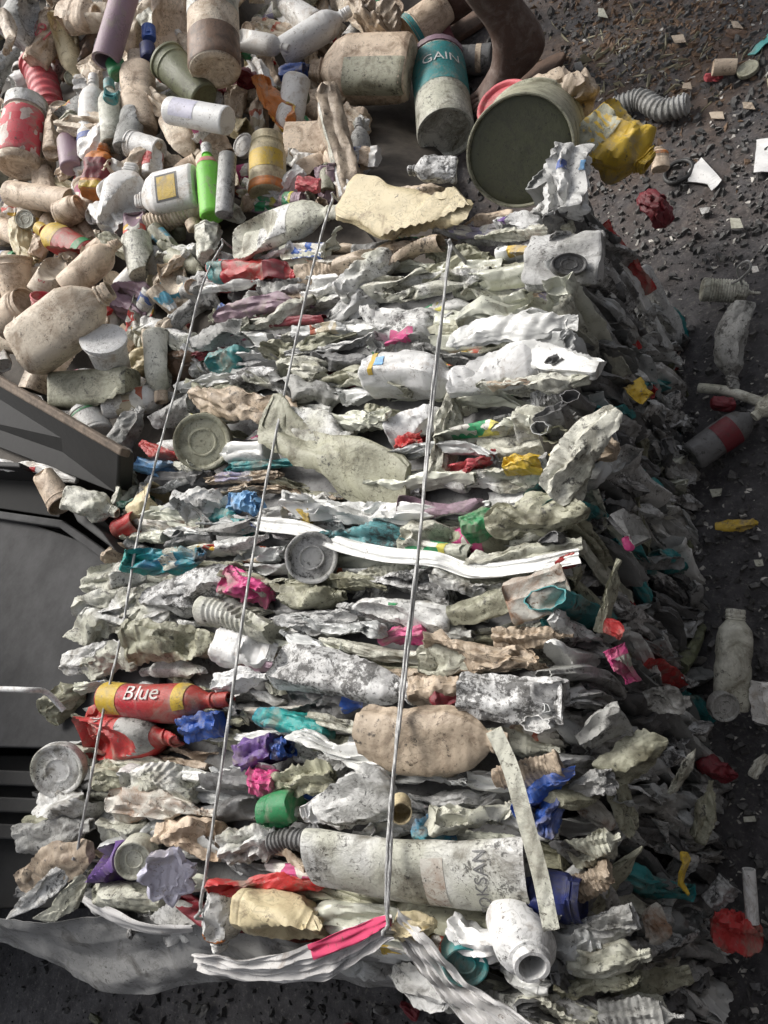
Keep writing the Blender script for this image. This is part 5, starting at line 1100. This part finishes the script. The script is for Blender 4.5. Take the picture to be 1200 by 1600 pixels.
def leg(heel, fw, side, kneeoff, tag_, hip):
    h = heel; a = h + fw * .055 + np.array([0, 0, .065])
    k = a + kneeoff
    ch = [[('pel', hip0, .11), (tag_ + 'hip', hip, .095), (None, hip * .5 + k * .5, .08), (tag_ + 'k', k, .058), (None, k * .72 + a * .28, (.064, .066)), (None, k * .45 + a * .55, .058), (None, k * .18 + a * .82, .047), (tag_ + 'a', a, .044),
           (tag_ + 'm', h + fw * .12 + np.array([0, 0, .035]), (.036, .03)), (tag_ + 'b', h + fw * .175 + np.array([0, 0, .02]), (.042, .018))],
          [(tag_ + 'a', a, .044), (tag_ + 'heel', h + np.array([0, 0, .034]) + fw * .012, .036)]]
    for q in range(5):
        so = (q - 2) * .018; ln = (.055, .052, .046, .04, .034)[q] if True else 0; r = .012 if q == 0 else .0085
        b = h + fw * .18 + side * so + np.array([0, 0, .013]); ch.append([(tag_ + 'b', 0, 0), (None, b + fw * .012, r), (None, b + fw * ln * .6 + np.array([0, 0, .004]), r), (None, b + fw * ln, r * .8)])
    return ch
hip0 = heel - fw * .28 + np.array([0, 0, .36]) + side * 0.09 * -1
hR = hip0 + side * .09; hL = hip0 - side * .09
hip0 = np.array(hip0)
def fixed(chains): return chains
sgn = 1.0
kn = np.array([0, .0, .42]) + fw * .03
heel2 = at(772, 6, .03)
ch = [[('pel', hip0, .11), (None, hip0 + fw * .05 + np.array([0, 0, .16]), (.125, .10)), ('chest', hip0 + fw * .16 + np.array([0, 0, .34]), (.15, .115)), ('neck', hip0 + fw * .25 + np.array([0, 0, .47]), .05), ('head', hip0 + fw * .31 + np.array([0, 0, .57]), .078), (None, hip0 + fw * .33 + np.array([0, 0, .67]), .07)]]
ch += leg(heel, fw, side, kn, 'r', hR if np.dot(hR - heel, side) ** 2 < np.dot(hL - heel, side) ** 2 else hL)
f2 = fw * .9 + side * -.35; f2 /= np.linalg.norm(f2); s2 = np.array([-f2[1], f2[0], 0])
ch += leg(heel2, f2, s2, kn + np.array([-.02, 0.02, 0]), 'l', hL if np.dot(hR - heel, side) ** 2 < np.dot(hL - heel, side) ** 2 else hR)
chest = hip0 + fw * .16 + np.array([0, 0, .34])
for q, s_ in (('x', 1), ('y', -1)):
    sh = chest + side * .17 * s_ + np.array([0, 0, .06]); el = sh + fw * .06 + side * .04 * s_ + np.array([0, 0, -.22]); wr = el + fw * .12 - side * .05 * s_ + np.array([0, 0, .14])
    ch.append([('chest', 0, 0), (q + 's', sh, .055), (None, (sh + el) / 2, .045), (q + 'e', el, .036), (None, (el + wr) / 2, .034), (q + 'w', wr, .025), (q + 'p', wr + fw * .06, (.036, .016))])
    for f in range(5):
        b = wr + fw * (.085 if f else .05) + side * (f - 2.2) * .017; l_ = (.04, .065, .072, .066, .052)[f]
        ch.append([(q + 'p', 0, 0), (None, b, .0085), (None, b + fw * l_ * .55 + np.array([0, 0, -.008]), .008), (None, b + fw * l_ * .9 + np.array([0, 0, -.028]), .007)])
pr_ = empty('person', Matrix.Translation(tuple(hip0 * np.array([1, 1, 0])))); tag(pr_, 'person squatting barefoot in sandals behind the bucket, only dusty brown shins and feet showing', 'person')
base = hip0 * np.array([1, 1, 0])
ch = [[(k_, (np.asarray(p) - base) if not np.isscalar(p) else p, r) for k_, p, r in c] for c in ch]
skin_fig('body', ch, skinm, pr_)
def garment(name, pts, mat):
    skin_fig(name, [[(None, np.asarray(p) - base, r) for p, r in pts]], mat, pr_)
shirt = simple((0.06, 0.07, 0.10), .9, 0, .3, 60, .3, 'cloth'); shorts = simple((0.05, 0.045, 0.05), .9, 0, .3, 60, .3, 'cloth')
garment('shirt', [(hip0 + np.array([0, 0, .05]), (.15, .135)), (hip0 + fw * .05 + np.array([0, 0, .17]), (.15, .125)), (chest, (.19, .14)), (chest + fw * .05 + np.array([0, 0, .08]), (.13, .10))], shirt)
for h_, kk in ((hR, None), (hL, None)):
    tgt = h_ + (kn * np.array([1, 1, 0])) + fw * .16
    garment('shorts_leg', [(hip0, .13), (h_, .115), (h_ * .55 + tgt * .45 + np.array([0, 0, .03]), .10)], shorts)
garment('hair', [(hip0 + fw * .30 + np.array([0, 0, .62]), .085), (hip0 + fw * .31 + np.array([0, 0, .67]), .08)], simple((.01, .01, .01), .8, 0, .4, 200, .3, 'hair'))
# sandal soles
solem = simple((0.10, 0.06, 0.04), .8, 0, .3, 80, .4, 'sole')
for hh, ff, ss in ((heel, fw, side), (heel2, f2, s2)):
    pts = []
    for i in range(28):
        t = 2 * math.pi * i / 28; l = .125 * math.cos(t); w__ = .043 * math.sin(t) * (1 + .18 * math.cos(t))
        pts.append(hh + ff * (.105 + l) + ss * w__ + np.array([0, 0, -hh[2] + .020]))
    top = [p - base for p in pts]
    o = prism('sandal_sole', top, .014, solem, pr_)
    V = []; F = []
    for i in range(13):
        t = math.pi * i / 12; c_ = hh + ff * .13 + ss * .042 * math.cos(t) + np.array([0, 0, -hh[2] + .02 + .045 * math.sin(t)])
        for j, dx in enumerate((-.012, .012)):
            V.append(c_ + ff * dx - base); V.append(c_ + ff * dx - base + np.array([0, 0, .003]))
    for i in range(12):
        a = i * 4; F += [(a, a + 2, a + 6, a + 4), (a + 1, a + 5, a + 7, a + 3), (a, a + 4, a + 5, a + 1), (a + 2, a + 3, a + 7, a + 6)]
    mesh('sandal_strap', V, F, simple((0.35, 0.16, 0.18), .7, 0, .2, 80, .3, 'strap'), pr_)
print('objects', len(bpy.data.objects))
